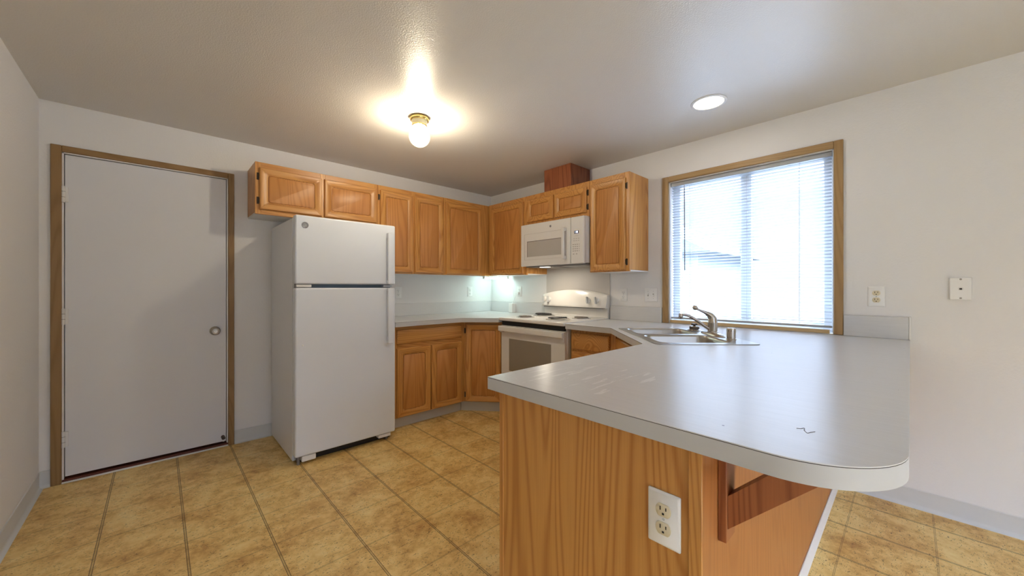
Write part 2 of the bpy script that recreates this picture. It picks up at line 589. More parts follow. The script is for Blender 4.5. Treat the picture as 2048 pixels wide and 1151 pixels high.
# door with jamb, casing, threshold
mb = MB()
mb.box(DX0, DX0 + 0.008, -0.004, 0.11, 0, DZ, M['white_trim'])
mb.box(DX1 - 0.008, DX1, -0.004, 0.11, 0, DZ, M['white_trim'])
mb.box(DX0, DX1, -0.004, 0.11, DZ - 0.007, DZ, M['white_trim'])
mb.box(DX0, DX1, 0.052, 0.11, 0, DZ, M['dark'])
struct(mb, 'trim_1')
mb = MB()
mb.box(-3.512, DX0, -0.014, -0.0005, 0, 2.086, M['casing_shaded_v'], 0.003)
mb.box(DX1, -2.606, -0.014, -0.0005, 0, 2.086, M['casing_shaded_v'], 0.003)
mb.box(DX0, DX1, -0.014, -0.0005, DZ, 2.086, M['casing_shaded_x'], 0.003)
struct(mb, 'trim_2')
mb = MB(); mb.box(DX0 + 0.011, DX1 - 0.011, 0.004, 0.046, 0.036, DZ - 0.011, M['white_door'], 0.0015)
door = struct(mb, 'door_1')
for z in (0.27, 1.03, 1.787):
    mb = MB()
    mb.tube([(DX0 + 0.006, -0.008, z - 0.05), (DX0 + 0.006, -0.008, z + 0.05)], 0.0075, M['white_trim'], 12)
    mb.box(DX0 + 0.006, DX0 + 0.026, -0.003, 0.0035, z - 0.046, z + 0.046, M['white_trim'], 0.001)
    for dz in (-0.017, 0.017):
        mb.tube([(DX0 + 0.006, -0.008, z + dz - 0.001), (DX0 + 0.006, -0.008, z + dz + 0.001)], 0.0082, M['print'], 12)
    mb.build('hinge', door)
mb = MB()
KM = Matrix.Translation((-2.722, 0.004, 0.884)) @ Matrix.Rotation(PI / 2, 4, 'X')
mb.lathe([(0, 0), (0.033, 0), (0.033, 0.004), (0.028, 0.009), (0.014, 0.011), (0.012, 0.030), (0.020, 0.036), (0.027, 0.046), (0.0275, 0.056), (0.022, 0.064), (0.012, 0.066), (0.011, 0.064), (0.004, 0.064), (0.003, 0.0655), (0, 0.0655)], M['knob_metal'], 32, KM)
kn = mb.build('door_knob', door)
mb = MB()
mb.lathe([(0, 0), (0.012, 0), (0.012, 0.008), (0.006, 0.010), (0.006, 0.028), (0.012, 0.030), (0.012, 0.040), (0, 0.042)], M['rubber'], 16, Matrix.Translation((-2.675, 0.0035, 0.072)) @ Matrix.Rotation(PI / 2, 4, 'X'))
mb.box(-2.681, -2.667, -0.034, -0.022, 0.045, 0.064, M['white_trim'], 0.002)
mb.build('door_stop', door)
mb = MB()
mb.box(DX0, DX1, -0.006, 0.10, 0, 0.022, M['threshold'], 0.002)
mb.box(DX0, DX1, -0.020, -0.006, 0, 0.009, M['white_trim'], 0.002)
struct(mb, 'trim_3')

# window: jamb liner, vinyl frame, panes, casing
mb = MB()
mb.box(0.0, 0.13, WY1 - 0.006, WY1, WZ0, WZ1, M['white_trim'])
mb.box(0.0, 0.13, WY0, WY0 + 0.006, WZ0, WZ1, M['white_trim'])
mb.box(0.0, 0.13, WY0, WY1, WZ1 - 0.006, WZ1, M['white_trim'])
mb.box(0.0, 0.13, WY0, WY1, WZ0, WZ0 + 0.006, M['white_trim'])
win = struct(mb, 'window_1')
mb = MB()
FX0, FX1 = 0.078, 0.118
mb.box(FX0, FX1, -2.306, WY1 - 0.006, WZ0, WZ1, M['vinyl'], 0.003)
mb.box(FX0, FX1, WY0 + 0.006, -3.217, WZ0, WZ1, M['vinyl'], 0.003)
mb.box(FX0, FX1, -3.217, -2.306, 2.022, WZ1, M['vinyl'], 0.003)
mb.box(FX0, FX1, -3.217, -2.306, WZ0, 0.985, M['vinyl'], 0.003)
mb.box(FX0 + 0.004, FX1, -2.811, -2.743, 0.985, 2.022, M['vinyl'], 0.003)
mb.box(FX0, FX0 + 0.014, -2.790, -2.775, 0.985, 2.022, M['vinyl'], 0.003)
mb.box(FX0 - 0.014, FX0 + 0.004, -2.752, -2.740, 1.46, 1.52, M['vinyl'], 0.003)
mb.build('window_frame', win)
for y0, y1 in ((-2.743, -2.306), (-3.217, -2.811)):
    mb = MB(); mb.box(0.098, 0.102, y0, y1, 0.985, 2.022, M['glass'])
    mb.build('pane', win)
mb = MB()
mb.box(-0.016, -0.0005, -2.248, -2.198, 0.922, 2.110, M['casing_w'], 0.003)
mb.box(-0.016, -0.0005, -3.320, -3.276, 0.922, 2.110, M['casing_w'], 0.003)
mb.box(-0.016, -0.0005, -3.276, -2.248, 2.066, 2.110, M['casing_y'], 0.003)
struct(mb, 'trim_4')
mb = MB()
mb.box(-0.004, 0.012, -3.255, -2.256, 0.9245, 0.948, M['sill_wood'], 0.002)
struct(mb, 'trim_5')

# outside the window: paving and the neighbouring house
mb = MB(); mb.box(0.16, 9.5, -12, 10, -0.55, -0.5, M['ground'])
struct(mb, 'floor_outside')
house = thing('neighbour_house', 'pale blue house with low gabled roof seen through the left window pane', 'house', (7.0, 1.3, -0.5))
mb = MB(); mb.box(5.2, 9.0, -0.55, 3.2, -0.5, 2.0, M['siding'])
mb.build('house_wall', house)
mb = MB()
mb.prism([(-0.85, 1.95), (3.5, 1.95), (1.32, 3.15)], 0, 4.2, M['roofing'], mtx=Matrix.Translation((9.2, 0, 0)) @ Matrix(((0, 0, -1, 0), (1, 0, 0, 0), (0, 1, 0, 0), (0, 0, 0, 1))))
mb.build('roof', house)

# ================================================================== CABINETRY
R_BACK = Matrix.Identity(4)                              # local x = world x, front faces -y
R_RIGHT = frame((0, 0, 0), math.radians(-90))            # local x = -world y, local y = world x, front faces -x

def make_door(root, fr, x0, x1, z0, z1, yf, hmat, hinge=None, raised=True, name='door', label=None, arch=0.014):
    """framed door with a recessed panel; front face at local y = yf (towards -y)"""
    t = 0.019
    w = 0.046
    a, b = x0 + w, x1 - w
    c, d = z0 + w, z1 - w
    L = lambda p, y: [(x, y, z) for x, z in p]
    def mat_at(c3):
        # stiles keep the upright grain, rails run across
        if min(c3.x - x0, x1 - c3.x) < w * 0.98 and not (min(c3.z - z0, z1 - c3.z) < min(c3.x - x0, x1 - c3.x)):
            return M['oak_v']
        return hmat if min(c3.z - z0, z1 - c3.z) < w + 0.004 else M['oak_v']
    mb = MB()
    mb.loft([L(rrect(x0, x1, z0, z1, 0.001), yf + t),
             L(rrect(x0, x1, z0, z1, 0.001), yf + 0.010),
             L(rrect(x0 + 0.002, x1 - 0.002, z0 + 0.002, z1 - 0.002, 0.002), yf + 0.004),
             L(rrect(x0 + 0.006, x1 - 0.006, z0 + 0.006, z1 - 0.006, 0.003), yf),
             L(rrect(a, b, c, d, arch), yf),
             L(rrect(a + 0.004, b - 0.004, c + 0.004, d - 0.004, arch), yf + 0.0035),
             L(rrect(a + 0.007, b - 0.007, c + 0.007, d - 0.007, arch), yf + 0.0045),
             L(rrect(a + 0.009, b - 0.009, c + 0.009, d - 0.009, arch), yf + 0.0125),
             L(rrect(a + 0.015, b - 0.015, c + 0.015, d - 0.015, arch), yf + 0.0125)],
            None, cap0=True, cap1=False, slots=mat_at)
    o = mb.build(name, root, fr)
    if label: o['label'] = label
    mb = MB()
    mb.loft([L(rrect(a + 0.0125, b - 0.0125, c + 0.0125, d - 0.0125, arch), yf + 0.0165),
             L(rrect(a + 0.0125, b - 0.0125, c + 0.0125, d - 0.0125, arch), yf + 0.0085),
             L(rrect(a + 0.0145, b - 0.0145, c + 0.0145, d - 0.0145, arch), yf + 0.0065)], M['panel_oak'])
    mb.build('panel', o, fr)
    if hinge:
        hx = x0 if hinge == 'l' else x1
        s = -1 if hinge == 'l' else 1
        for hz in (z0 + 0.065, z1 - 0.065) if z1 - z0 > 0.3 else (z0 + 0.05, z1 - 0.05):
            mb = MB()
            mb.box(hx + s * 0.001, hx + s * 0.016, yf + 0.0165, yf + 0.0195, hz - 0.026, hz + 0.026, M['bronze'], 0.001)
            mb.tube([(hx + s * 0.004, yf + 0.012, hz - 0.019), (hx + s * 0.004, yf + 0.012, hz + 0.019)], 0.0045, M['bronze'], 8)
            mb.build('hinge', o, fr)
    return o

def make_drawer(root, fr, x0, x1, z0, z1, yf, hmat):
    mb = MB()
    L = lambda p, y: [(x, y, z) for x, z in p]
    mb.loft([L(rrect(x0, x1, z0, z1, 0.001, 3), yf + 0.019),
             L(rrect(x0, x1, z0, z1, 0.001, 3), yf + 0.011),
             L(rrect(x0 + 0.003, x1 - 0.003, z0 + 0.003, z1 - 0.003, 0.003, 3), yf + 0.004),
             L(rrect(x0 + 0.010, x1 - 0.010, z0 + 0.010, z1 - 0.010, 0.004, 3), yf)], hmat)
    return mb.build('drawer', root, fr)

def wall_cabinet(fr, x0, x1, z0, z1, doors, hmat, label, fframe_mats=None, depth=0.315, side=None, back=0.001):
    """doors: (x0, x1, z0, z1, hinge)"""
    ctr = fr @ Vector(((x0 + x1) / 2, -depth / 2, z0))
    rz = fr.to_euler().z
    root = thing('wall_cabinet', label, 'cabinet', ctr, rz, 'oak wall cabinets')
    yf = -depth
    mb = MB()
    s = 0.0008
    mb.box(x0 + s, x1 - s, yf + 0.019, -back, z0 + 0.012, z1, M['oak_v'], 0.0015)
    mb.build('carcass', root, fr)
    mb = MB()
    mb.box(x0 + s + 0.002, x1 - s - 0.002, yf + 0.019, -back, z0 + 0.002, z0 + 0.0115, M['white_trim'])
    u = mb.build('bottom_panel', root, fr)
    u['label'] = 'white underside panel'
    mb = MB()
    ds = sorted(doors)
    st = [(x0 + s, ds[0][0] + 0.010)]
    for p, q in zip(ds, ds[1:]):
        st.append((p[1] - 0.010, q[0] + 0.010))
    st.append((ds[-1][1] - 0.010, x1 - s))
    for a, b in st:
        mb.box(a, b, yf, yf + 0.0185, z0, z1, M['oak_v'], 0.001)
    for a, b in zip(st, st[1:]):
        mb.box(a[1], b[0], yf + 0.0003, yf + 0.0185, ds[0][3] - 0.010, z1, hmat, 0.001)
        mb.box(a[1], b[0], yf + 0.0003, yf + 0.0185, z0, ds[0][2] + 0.010, hmat, 0.001)
    mb.build('face_frame', root, fr)
    for a, b, c, d, hg in doors:
        make_door(root, fr, a, b, c, d, yf - 0.0195, hmat, hg)
    return root

ZT = 2.133
wall_cabinet(R_BACK, -2.520, -1.600, 1.752, ZT, [(-2.494, -2.068, 1.785, 2.092, 'l'), (-2.050, -1.616, 1.785, 2.092, None)], M['oak_x'],
             'short two-door oak wall cabinet mounted above the white refrigerator')
wall_cabinet(R_BACK, -1.600, -0.900, 1.340, ZT, [(-1.580, -1.258, 1.352, 2.090, 'l'), (-1.236, -0.918, 1.352, 2.090, None)], M['oak_x'],
             'tall two-door oak wall cabinet between the over-fridge cabinet and the corner')
wall_cabinet(R_BACK, -0.900, -0.001, 1.340, ZT, [(-0.880, -0.415, 1.348, 2.090, None)], M['oak_x'],
             'single-door oak corner wall cabinet on the back wall, over the lit outlet')
wall_cabinet(R_RIGHT, 0.3355, 0.932, 1.340, ZT, [(0.388, 0.892, 1.348, 2.085, None)], M['oak_y'],
             'single-door reddish oak wall cabinet between the corner and the microwave')
wall_cabinet(R_RIGHT, 0.932, 1.697, 1.828, ZT, [(0.948, 1.292, 1.862, 2.085, None), (1.310, 1.668, 1.862, 2.085, 'r')], M['oak_y'],
             'short two-door oak wall cabinet directly above the microwave')
wall_cabinet(R_RIGHT, 1.697, 2.072, 1.340, ZT, [(1.712, 2.040, 1.350, 2.088, 'r')], M['oak_y'],
             'tall one-door oak wall cabinet with pale side, nearest the window')

# boxed-in vent duct over the microwave cabinet
duct = MB()
duct.box(-0.300, -0.001, -1.478, -1.155, ZT + 0.0005, H - 0.0005, M['red_oak'], 0.002)
tag(duct.build('vent_chase'), 'dark red-stained wooden vent box between the microwave cabinet and the ceiling', 'vent box')

# ------------------------------------------------------------------ base cabinets
def base_box(root, fr, x0, x1, depth, z1=0.8795, toe=0.055):
    mb = MB()
    mb.box(x0, x1, -depth + 0.019, -0.002, 0.1, z1, M['oak_v'])
    mb.build('carcass', root, fr)
    mb = MB()
    mb.box(x0, x1, -depth + toe, -0.01, 0.0, 0.0995, M['vinyl_base'])
    o = mb.build('toe_kick', root, fr)
    o['label'] = 'grey vinyl toe kick'

def face(root, fr, x0, x1, depth, hmat, stiles, rails, z0=0.1, z1=0.8795):
    mb = MB()
    for a, b in stiles:
        mb.box(a, b, -depth, -depth + 0.0188, z0, z1, M['oak_v'], 0.001)
    for a, b in rails:
        mb.box(x0, x1, -depth + 0.0003, -depth + 0.0185, a, b, hmat, 0.001)
    mb.build('face_frame', root, fr)

root = thing('base_cabinet', 'oak base cabinet with one drawer over two doors, right of the refrigerator', 'cabinet', (-1.23, -0.3, 0), 0, 'oak base cabinets')
base_box(root, R_BACK, -1.590, -0.862, 0.610)
face(root, R_BACK, -1.590, -0.862, 0.610, M['oak_x'], [(-1.590, -1.552), (-0.905, -0.862)], [(0.845, 0.8795), (0.690, 0.735), (0.100, 0.118)])
make_drawer(root, R_BACK, -1.566, -0.898, 0.728, 0.850, -0.6295, M['oak_x'])
make_door(root, R_BACK, -1.566, -1.240, 0.104, 0.690, -0.6295, M['oak_x'], arch=0.022)
make_door(root, R_BACK, -1.232, -0.898, 0.104, 0.690, -0.6295, M['oak_x'], arch=0.022)

# corner unit set at 45 degrees
A_ = Vector((-0.862, -0.610, 0)); B_ = Vector((-0.610, -0.900, 0))
ang = math.atan2(B_.y - A_.y, B_.x - A_.x)
FD = frame(A_, ang)
Ld = (B_ - A_).length
root = thing('base_cabinet', 'angled oak corner base cabinet with one tall door, left of the range', 'cabinet', (-0.40, -0.42, 0), ang, 'oak base cabinets')
mb = MB()
mb.prism([(-0.860, -0.012), (-0.860, -0.600), (-0.617, -0.884), (-0.617, -0.918), (-0.012, -0.918), (-0.012, -0.012)], 0.1, 0.8795, M['oak_v'])
mb.build('carcass', root)
mb = MB()
mb.prism([(-0.858, -0.02), (-0.858, -0.558), (-0.577, -0.880), (-0.577, -0.918), (-0.02, -0.918), (-0.02, -0.02)], 0, 0.0995, M['vinyl_base'])
mb.build('toe_kick', root)['label'] = 'grey vinyl toe kick'
mb = MB()
mb.box(0.0, 0.022, 0.0, 0.012, 0.1, 0.8795, M['oak_v'], 0.001)
mb.box(Ld - 0.022, Ld, 0.0, 0.012, 0.1, 0.8795, M['oak_v'], 0.001)
mb.box(0.02, Ld - 0.02, 0.0003, 0.012, 0.845, 0.8795, M['oak_x'], 0.001)
mb.box(0.02, Ld - 0.02, 0.0003, 0.012, 0.1, 0.118, M['oak_x'], 0.001)
mb.build('face_frame', root, FD)
make_door(root, FD, 0.020, Ld - 0.016, 0.104, 0.855, -0.0195, M['oak_x'], 'l', arch=0.022)

# drawer cabinet between range and sink (front faces -x)
root = thing('base_cabinet', 'narrow oak drawer cabinet between the range and the sink', 'cabinet', (-0.3, -1.92, 0), math.radians(-90), 'oak base cabinets')
base_box(root, R_RIGHT, 1.722, 2.130, 0.610)
face(root, R_RIGHT, 1.722, 2.130, 0.610, M['oak_y'], [(1.722, 1.752), (2.072, 2.130)], [(0.845, 0.8795), (0.690, 0.725), (0.42, 0.45), (0.100, 0.118)])
make_drawer(root, R_RIGHT, 1.738, 2.082, 0.722, 0.853, -0.6295, M['oak_y'])
make_drawer(root, R_RIGHT, 1.738, 2.082, 0.445, 0.700, -0.6295, M['oak_y'])
make_drawer(root, R_RIGHT, 1.738, 2.082, 0.106, 0.425, -0.6295, M['oak_y'])

# diagonal sink cabinet: front from (-0.612,-2.135) to (-1.165,-2.688)
A_ = Vector((-1.163, -2.690, 0)); B_ = Vector((-0.612, -2.139, 0))
FS = frame(A_, math.radians(225))            # local -y faces the kitchen, local x runs A <- B
root = thing('base_cabinet', 'diagonal oak sink base cabinet half hidden behind the peninsula top', 'cabinet', (-0.6, -2.7, 0), math.radians(225), 'oak base cabinets')
L_ = (B_ - A_).length
mb = MB()
mb.prism([(-0.598, -2.142), (-1.148, -2.692), (-1.148, -3.268), (-0.03, -3.268), (-0.03, -2.142)], 0.1, 0.70, M['oak_v'])
mb.build('carcass', root)
mb = MB()
mb.box(-L_, -L_ + 0.045, 0.0, 0.012, 0.1, 0.8795, M['oak_v'], 0.001)
mb.box(-0.045, 0.0, 0.0, 0.012, 0.1, 0.8795, M['oak_v'], 0.001)
mb.box(-L_ + 0.04, -0.04, 0.0003, 0.012, 0.85, 0.8795, M['oak_x'], 0.001)
mb.box(-L_ + 0.04, -0.04, 0.0003, 0.012, 0.69, 0.735, M['oak_x'], 0.001)
mb.build('face_frame', root, FS)
make_drawer(root, FS, -L_ + 0.035, -0.035, 0.728, 0.852, -0.0195, M['oak_x'])
make_door(root, FS, -L_ + 0.035, -L_ / 2 - 0.003, 0.106, 0.690, -0.0195, M['oak_x'], arch=0.022)
make_door(root, FS, -L_ / 2 + 0.003, -0.035, 0.106, 0.690, -0.0195, M['oak_x'], arch=0.022)

# peninsula cabinet: end panel towards the camera, back panel towards the living side
root = thing('peninsula_cabinet', 'oak peninsula cabinet with broad end panel under the grey countertop', 'cabinet', (-1.68, -2.98, 0))
mb = MB(); mb.box(-2.209, -1.206, -3.270, -2.690, 0.002, 0.8795, M['oak_v'])
mb.build('carcass', root)
mb = MB(); mb.box(-2.215, -2.2095, -3.2965, -2.690, 0.0, 0.8795, M['oak_v'])
mb.build('end_panel', root)
mb = MB(); mb.box(-2.219, -2.2092, -2.6895, -2.672, 0.0, 0.8795, M['oak_v'], 0.001)
mb.build('edge_strip', root)
mb = MB()
mb.box(-2.221, -2.2152, -3.303, -3.276, 0.0, 0.8795, M['oak_v'], 0.001)
mb.build('corner_trim', root)['label'] = 'pale corner trim strip'
root = thing('back_panel', 'long oak panel closing the living-side back of the peninsula, white strip at the floor', 'panel', (-1.1, -3.284, 0))
mb = MB(); mb.box(-2.2086, -0.002, -3.297, -3.2715, 0.0, 0.8795, M['back_oak'])
mb.build('sheet', root)
mb = MB()
mb.box(-2.2140, -0.003, -3.302, -3.2975, 0.0, 0.088, M['white_trim'], 0.001)
mb.build('base_strip', root)['label'] = 'white base strip'
# the bracket that carries the overhang
root = thing('support_bracket', 'reddish wooden angle bracket under the peninsula overhang', 'bracket', (-2.08, -3.40, 0.638))
mb = MB(); mb.box(-2.111, -2.052, -3.3155, -3.2975, 0.638, 0.8790, M['bracket_oak'], 0.0015)
mb.build('cleat', root)
mb = MB()
# brace profile in (y, z), thickness along x
mb.prism([(-3.316, 0.668), (-3.530, 0.879), (-3.458, 0.879), (-3.316, 0.742)], -2.104, -2.062, M['bracket_oak'],
         mtx=Matrix(((0, 0, 1, 0), (1, 0, 0, 0), (0, 1, 0, 0), (0, 0, 0, 1))))
mb.build('brace', root)

# ------------------------------------------------------------------ countertops
ZC = 0.920
def countertop(name, label, poly, holes, origin, splashes):
    root = thing(name, label, 'countertop', origin)
    mb = MB(); mb.prism(poly, 0.880, 0.9165, M['counter_edge'], holes)
    mb.build('edge_band', root)
    mb = MB(); mb.prism(poly, 0.9165, 0.9179, M['seam'], holes)
    mb.build('laminate_seam', root)['label'] = 'thin dark seam line under the top sheet'
    mb = MB(); mb.prism(poly, 0.9179, ZC, M['counter'], holes)
    mb.build('top_sheet', root)
    for x0, x1, y0, y1 in splashes:
        mb = MB()
        mb.box(x0, x1, y0, y1, ZC + 0.0003, 1.045, M['counter'], 0.0015)
        mb.build('backsplash', root)
    return root
polyA = [(-1.600, -0.003), (-1.600, -0.668), (-0.955, -0.672), (-0.925, -0.688), (-0.690, -0.940), (-0.675, -0.960), (-0.668, -0.915), (-0.668, -0.922), (-0.003, -0.922), (-0.003, -0.003)]
polyA = [(-1.600, -0.003), (-1.600, -0.668), (-0.955, -0.668), (-0.925, -0.680), (-0.690, -0.922), (-0.003, -0.922), (-0.003, -0.003)]
countertop('corner_countertop', 'grey laminate corner countertop between the refrigerator and the range', polyA, [], (-0.8, -0.35, 0.88),
           [(-1.600, -0.0215, -0.021, -0.003), (-0.021, -0.003, -0.922, -0.0215)])
# sink cut-out, rotated 45 degrees
SINK_C = Vector((-0.739, -2.630, 0.0))
FK = frame((SINK_C.x, SINK_C.y, ZC), math.radians(225))
hole = [(FK @ Vector((x, y, 0))).to_2d()[:] for x, y in rrect(-0.362, 0.362, -0.243, 0.170, 0.04, 5)]
RC = 0.17
arc = [(-2.252 + RC - RC * math.cos(math.radians(a)), -3.595 + RC - RC * math.sin(math.radians(a))) for a in range(0, 91, 6)]
polyB = [(-0.003, -1.712), (-0.672, -1.712), (-0.672, -2.118), (-0.680, -2.135), (-1.205, -2.644), (-1.225, -2.652), (-2.252, -2.652)] + arc + [(-0.003, -3.597)]
cB = countertop('peninsula_countertop', 'large grey laminate peninsula countertop with rounded corner and sink cut-out', polyB, [hole], (-1.2, -2.8, 0.88),
           [(-0.021, -0.003, -2.196, -1.712), (-0.021, -0.003, -3.592, -3.322)])
mb = MB(); mb.box(-0.023, -0.001, -3.602, -3.5925, 0.921, 1.049, M['white_trim'], 0.002)
mb.build('end_cap', cB)['label'] = 'white end cap of the splash strip'
# a pen scribble left on the laminate
mb = MB()
sc = [(-2.0762, -3.4357), (-2.0736, -3.4419), (-2.0640, -3.4455), (-2.0640, -3.4470), (-2.0792, -3.4490), (-2.0920, -3.4550), (-2.0910, -3.4570), (-2.0815, -3.4601), (-2.0723, -3.4652)]
mb.tube([(x, y, ZC + 0.0002) for x, y in sc], 0.0007, M['print'], 6)
mb.build('ink_mark', cB)['label'] = 'small dark zigzag pen mark'

# ------------------------------------------------------------------ sink, faucet and bits on the ledge
root = thing('kitchen_sink', 'stainless double-bowl sink set diagonally in the grey countertop', 'sink', (SINK_C.x, SINK_C.y, ZC - 0.18), math.radians(225))
B1 = (-0.345, -0.022, -0.225, 0.150)
B2 = (0.022, 0.345, -0.225, 0.150)
mb = MB()
holes = [rrect(b[0], b[1], b[2], b[3], 0.055, 5) for b in (B1, B2)]
mb.prism(rrect(-0.382, 0.382, -0.265, 0.265, 0.030, 5), 0.0006, 0.0040, M['steel'], holes, smooth=False)
mb.build('rim', root, FK)
for b in (B1, B2):
    mb = MB()
    lp = []
    for ins, z, r in ((0.0, 0.0055, 0.055), (0.003, 0.002, 0.053), (0.006, -0.006, 0.051), (0.012, -0.14, 0.05), (0.022, -0.165, 0.05), (0.045, -0.175, 0.05), (0.10, -0.178, 0.05)):
        lp.append([(x, y, z) for x, y in rrect(b[0] + ins, b[1] - ins, b[2] + ins, b[3] - ins, r, 5)])
    mb.loft(lp, M['steel'], cap0=False, cap1=True, smooth=True)
    lo2 = [[(x, y, 0.0042) for x, y in rrect(b[0] - 0.010, b[1] + 0.010, b[2] - 0.010, b[3] + 0.010, 0.062, 5)], lp[0]]
    mb.loft(lo2, M['steel'], cap0=False, cap1=False, smooth=True)
    bw = mb.build('bowl', root, FK)
    mb = MB()
    mb.lathe([(0, 0.002), (0.03, 0.002), (0.043, 0.004), (0.045, 0.001)], M['nickel'], 24, Matrix.Translation(((b[0] + b[1]) / 2, (b[2] + b[3]) / 2, -0.178)))
    mb.build('drain', bw, FK)

FB = frame(FK @ Vector((0.0, 0.208, 0.0041)), math.radians(225))
root = thing('kitchen_faucet', 'satin nickel single-lever faucet with long low spout behind the sink', 'faucet', FB.translation, math.radians(225))
mb = MB()
pl = lambda sx, sy, z: [(sx * math.copysign(abs(math.cos(a)) ** 0.75, math.cos(a)), sy * math.copysign(abs(math.sin(a)) ** 0.9, math.sin(a)), z) for a in [2 * PI * i / 40 for i in range(40)]]
mb.loft([pl(0.128, 0.030, 0.0), pl(0.128, 0.030, 0.004), pl(0.118, 0.027, 0.010), pl(0.06, 0.025, 0.016)], M['nickel'], smooth=True)
mb.build('base_plate', root, FB)
mb = MB()
mb.lathe([(0.030, 0.012), (0.030, 0.020), (0.0265, 0.024), (0.0265, 0.070), (0.0268, 0.072), (0.0268, 0.075), (0.0262, 0.077), (0.0250, 0.088)], M['nickel'], 32)
mb.build('body', root, FB)
mb = MB()
# dome that leans forward and runs out into the lever
ctr = [(0, 0, 0.086), (0, -0.001, 0.097), (0.0, -0.006, 0.108), (0.0, -0.016, 0.119), (0.0, -0.030, 0.128), (0.0, -0.050, 0.138), (0.0, -0.075, 0.148), (0.0, -0.095, 0.158)]
mb.tube(ctr, [0.0255, 0.0250, 0.0225, 0.0185, 0.0135, 0.0085, 0.0065, 0.0060], M['nickel'], 20)
mb.lathe([(0, -0.016), (0.009, -0.013), (0.0145, -0.004), (0.0145, 0.005), (0.009, 0.013), (0, 0.016)], M['nickel'], 20, Matrix.Translation((0, -0.104, 0.164)) @ Matrix.Rotation(math.radians(60), 4, 'X'))
mb.build('lever', root, FB)
mb = MB()
sp = [(0, -0.020, 0.036), (0, -0.045, 0.052), (0, -0.075, 0.073), (0, -0.105, 0.094), (0, -0.130, 0.109), (0, -0.150, 0.118), (0, -0.170, 0.122), (0, -0.188, 0.122)]
mb.tube(sp, [0.0105, 0.0100, 0.0092, 0.0086, 0.0082, 0.0078, 0.0076, 0.0076], M['nickel'], 16)
mb.lathe([(0, 0.012), (0.011, 0.012), (0.012, 0.008), (0.012, -0.018), (0.0105, -0.020), (0, -0.020)], M['nickel'], 20, Matrix.Translation((0, -0.190, 0.117)))
mb.build('spout', root, FB)

FA = frame(FK @ Vector((0.205, 0.207, 0.0041)), 0)
mb = MB()
mb.lathe([(0, 0), (0.0265, 0), (0.0265, 0.004), (0.0225, 0.006), (0.0225, 0.058), (0.0205, 0.063), (0, 0.064)], M['nickel'], 32, FA)
for i in range(10):
    a = 2 * PI * i / 10
    mb.box(-0.0015, 0.0015, 0.0215, 0.0229, 0.044, 0.055, M['print'], mtx=FA @ Matrix.Rotation(a, 4, 'Z'))
tag(mb.build('air_gap_cap'), 'short brushed metal cylinder cap on the sink ledge right of the faucet', 'air gap')

FT = frame(FK @ Vector((-0.235, 0.205, 0.0041)), 0)
root = thing('sink_strainer', 'metal basket strainer with dark knob resting on the sink ledge left of the faucet', 'strainer', FT.translation)
mb = MB()
mb.lathe([(0, 0.004), (0.030, 0.004), (0.043, 0.001), (0.044, 0.003), (0.034, 0.008), (0.030, 0.010), (0.0295, 0.024), (0.031, 0.027), (0.030, 0.029), (0.008, 0.029)], M['nickel'], 28, FT)
mb.build('basket', root)
mb = MB()
mb.lathe([(0.030, 0.011), (0.0302, 0.012), (0.0302, 0.020), (0.030, 0.021)], M['rubber'], 28, FT)
mb.build('gasket_ring', root)['label'] = 'dark rubber ring'
mb = MB()
mb.lathe([(0, 0.028), (0.008, 0.029), (0.008, 0.034), (0.019, 0.036), (0.0205, 0.041), (0.016, 0.046), (0, 0.047)], M['rubber'], 24, FT)
mb.build('knob', root)['label'] = 'dark brown knob'

# ================================================================== REFRIGERATOR
root = thing('refrigerator', 'white top-freezer refrigerator standing against the back wall right of the door', 'refrigerator', (-2.005, -0.37, 0))
fx0, fx1 = -2.362, -1.648
mb = MB(); mb.box(fx0, fx1, -0.676, -0.030, 0.012, 1.690, M['fridge_side'], 0.004, 2)
mb.build('cabinet_body', root)
mb = MB(); mb.box(fx0 + 0.012, fx1 - 0.012, -0.692, -0.6765, 0.06, 1.680, M['gasket'])
mb.build('door_gasket', root)['label'] = 'blue-grey door gasket and divider strip'
dy0, dy1 = -0.760, -0.693
def fdoor(name, z0, z1):
    mb = MB(); mb.box(fx0 - 0.002, fx1 + 0.001, dy0, dy1, z0, z1, M['fridge'], 0.012, 4)
    return mb.build(name, root)
fz = fdoor('freezer_door', 1.234, 1.704)
fd = fdoor('fridge_door', 0.058, 1.208)
def fhandle(parent, z0, z1, foot_low):
    mb = MB()
    x0, x1 = -1.727, -1.682
    mb.box(x0, x1, dy0 - 0.046, dy0 - 0.026, z0, z1, M['fridge'], 0.006, 3)
    zz = (z0, z0 + 0.05) if foot_low else (z1 - 0.05, z1)
    mb.box(x0 + 0.006, x1 - 0.006, dy0 - 0.027, dy0 + 0.002, zz[0] + 0.004, zz[1], M['fridge'], 0.003, 2)
    ze = (z1 - 0.03, z1 - 0.004) if foot_low else (z0 + 0.004, z0 + 0.03)
    mb.box(x0 + 0.006, x1 - 0.006, dy0 - 0.027, dy0 + 0.002, ze[0], ze[1], M['fridge'], 0.003, 2)
    return mb.build('handle', parent)
fhandle(fz, 1.236, 1.640, False)
fhandle(fd, 0.772, 1.206, True)
mb = MB()
EM = Matrix.Translation((-2.303, dy0, 1.637)) @ Matrix.Rotation(PI / 2, 4, 'X')
mb.lathe([(0, 0.0025), (0.0165, 0.0025), (0.018, 0.0032), (0.0205, 0.0032), (0.0215, 0.0)], M['emblem'], 32, EM)
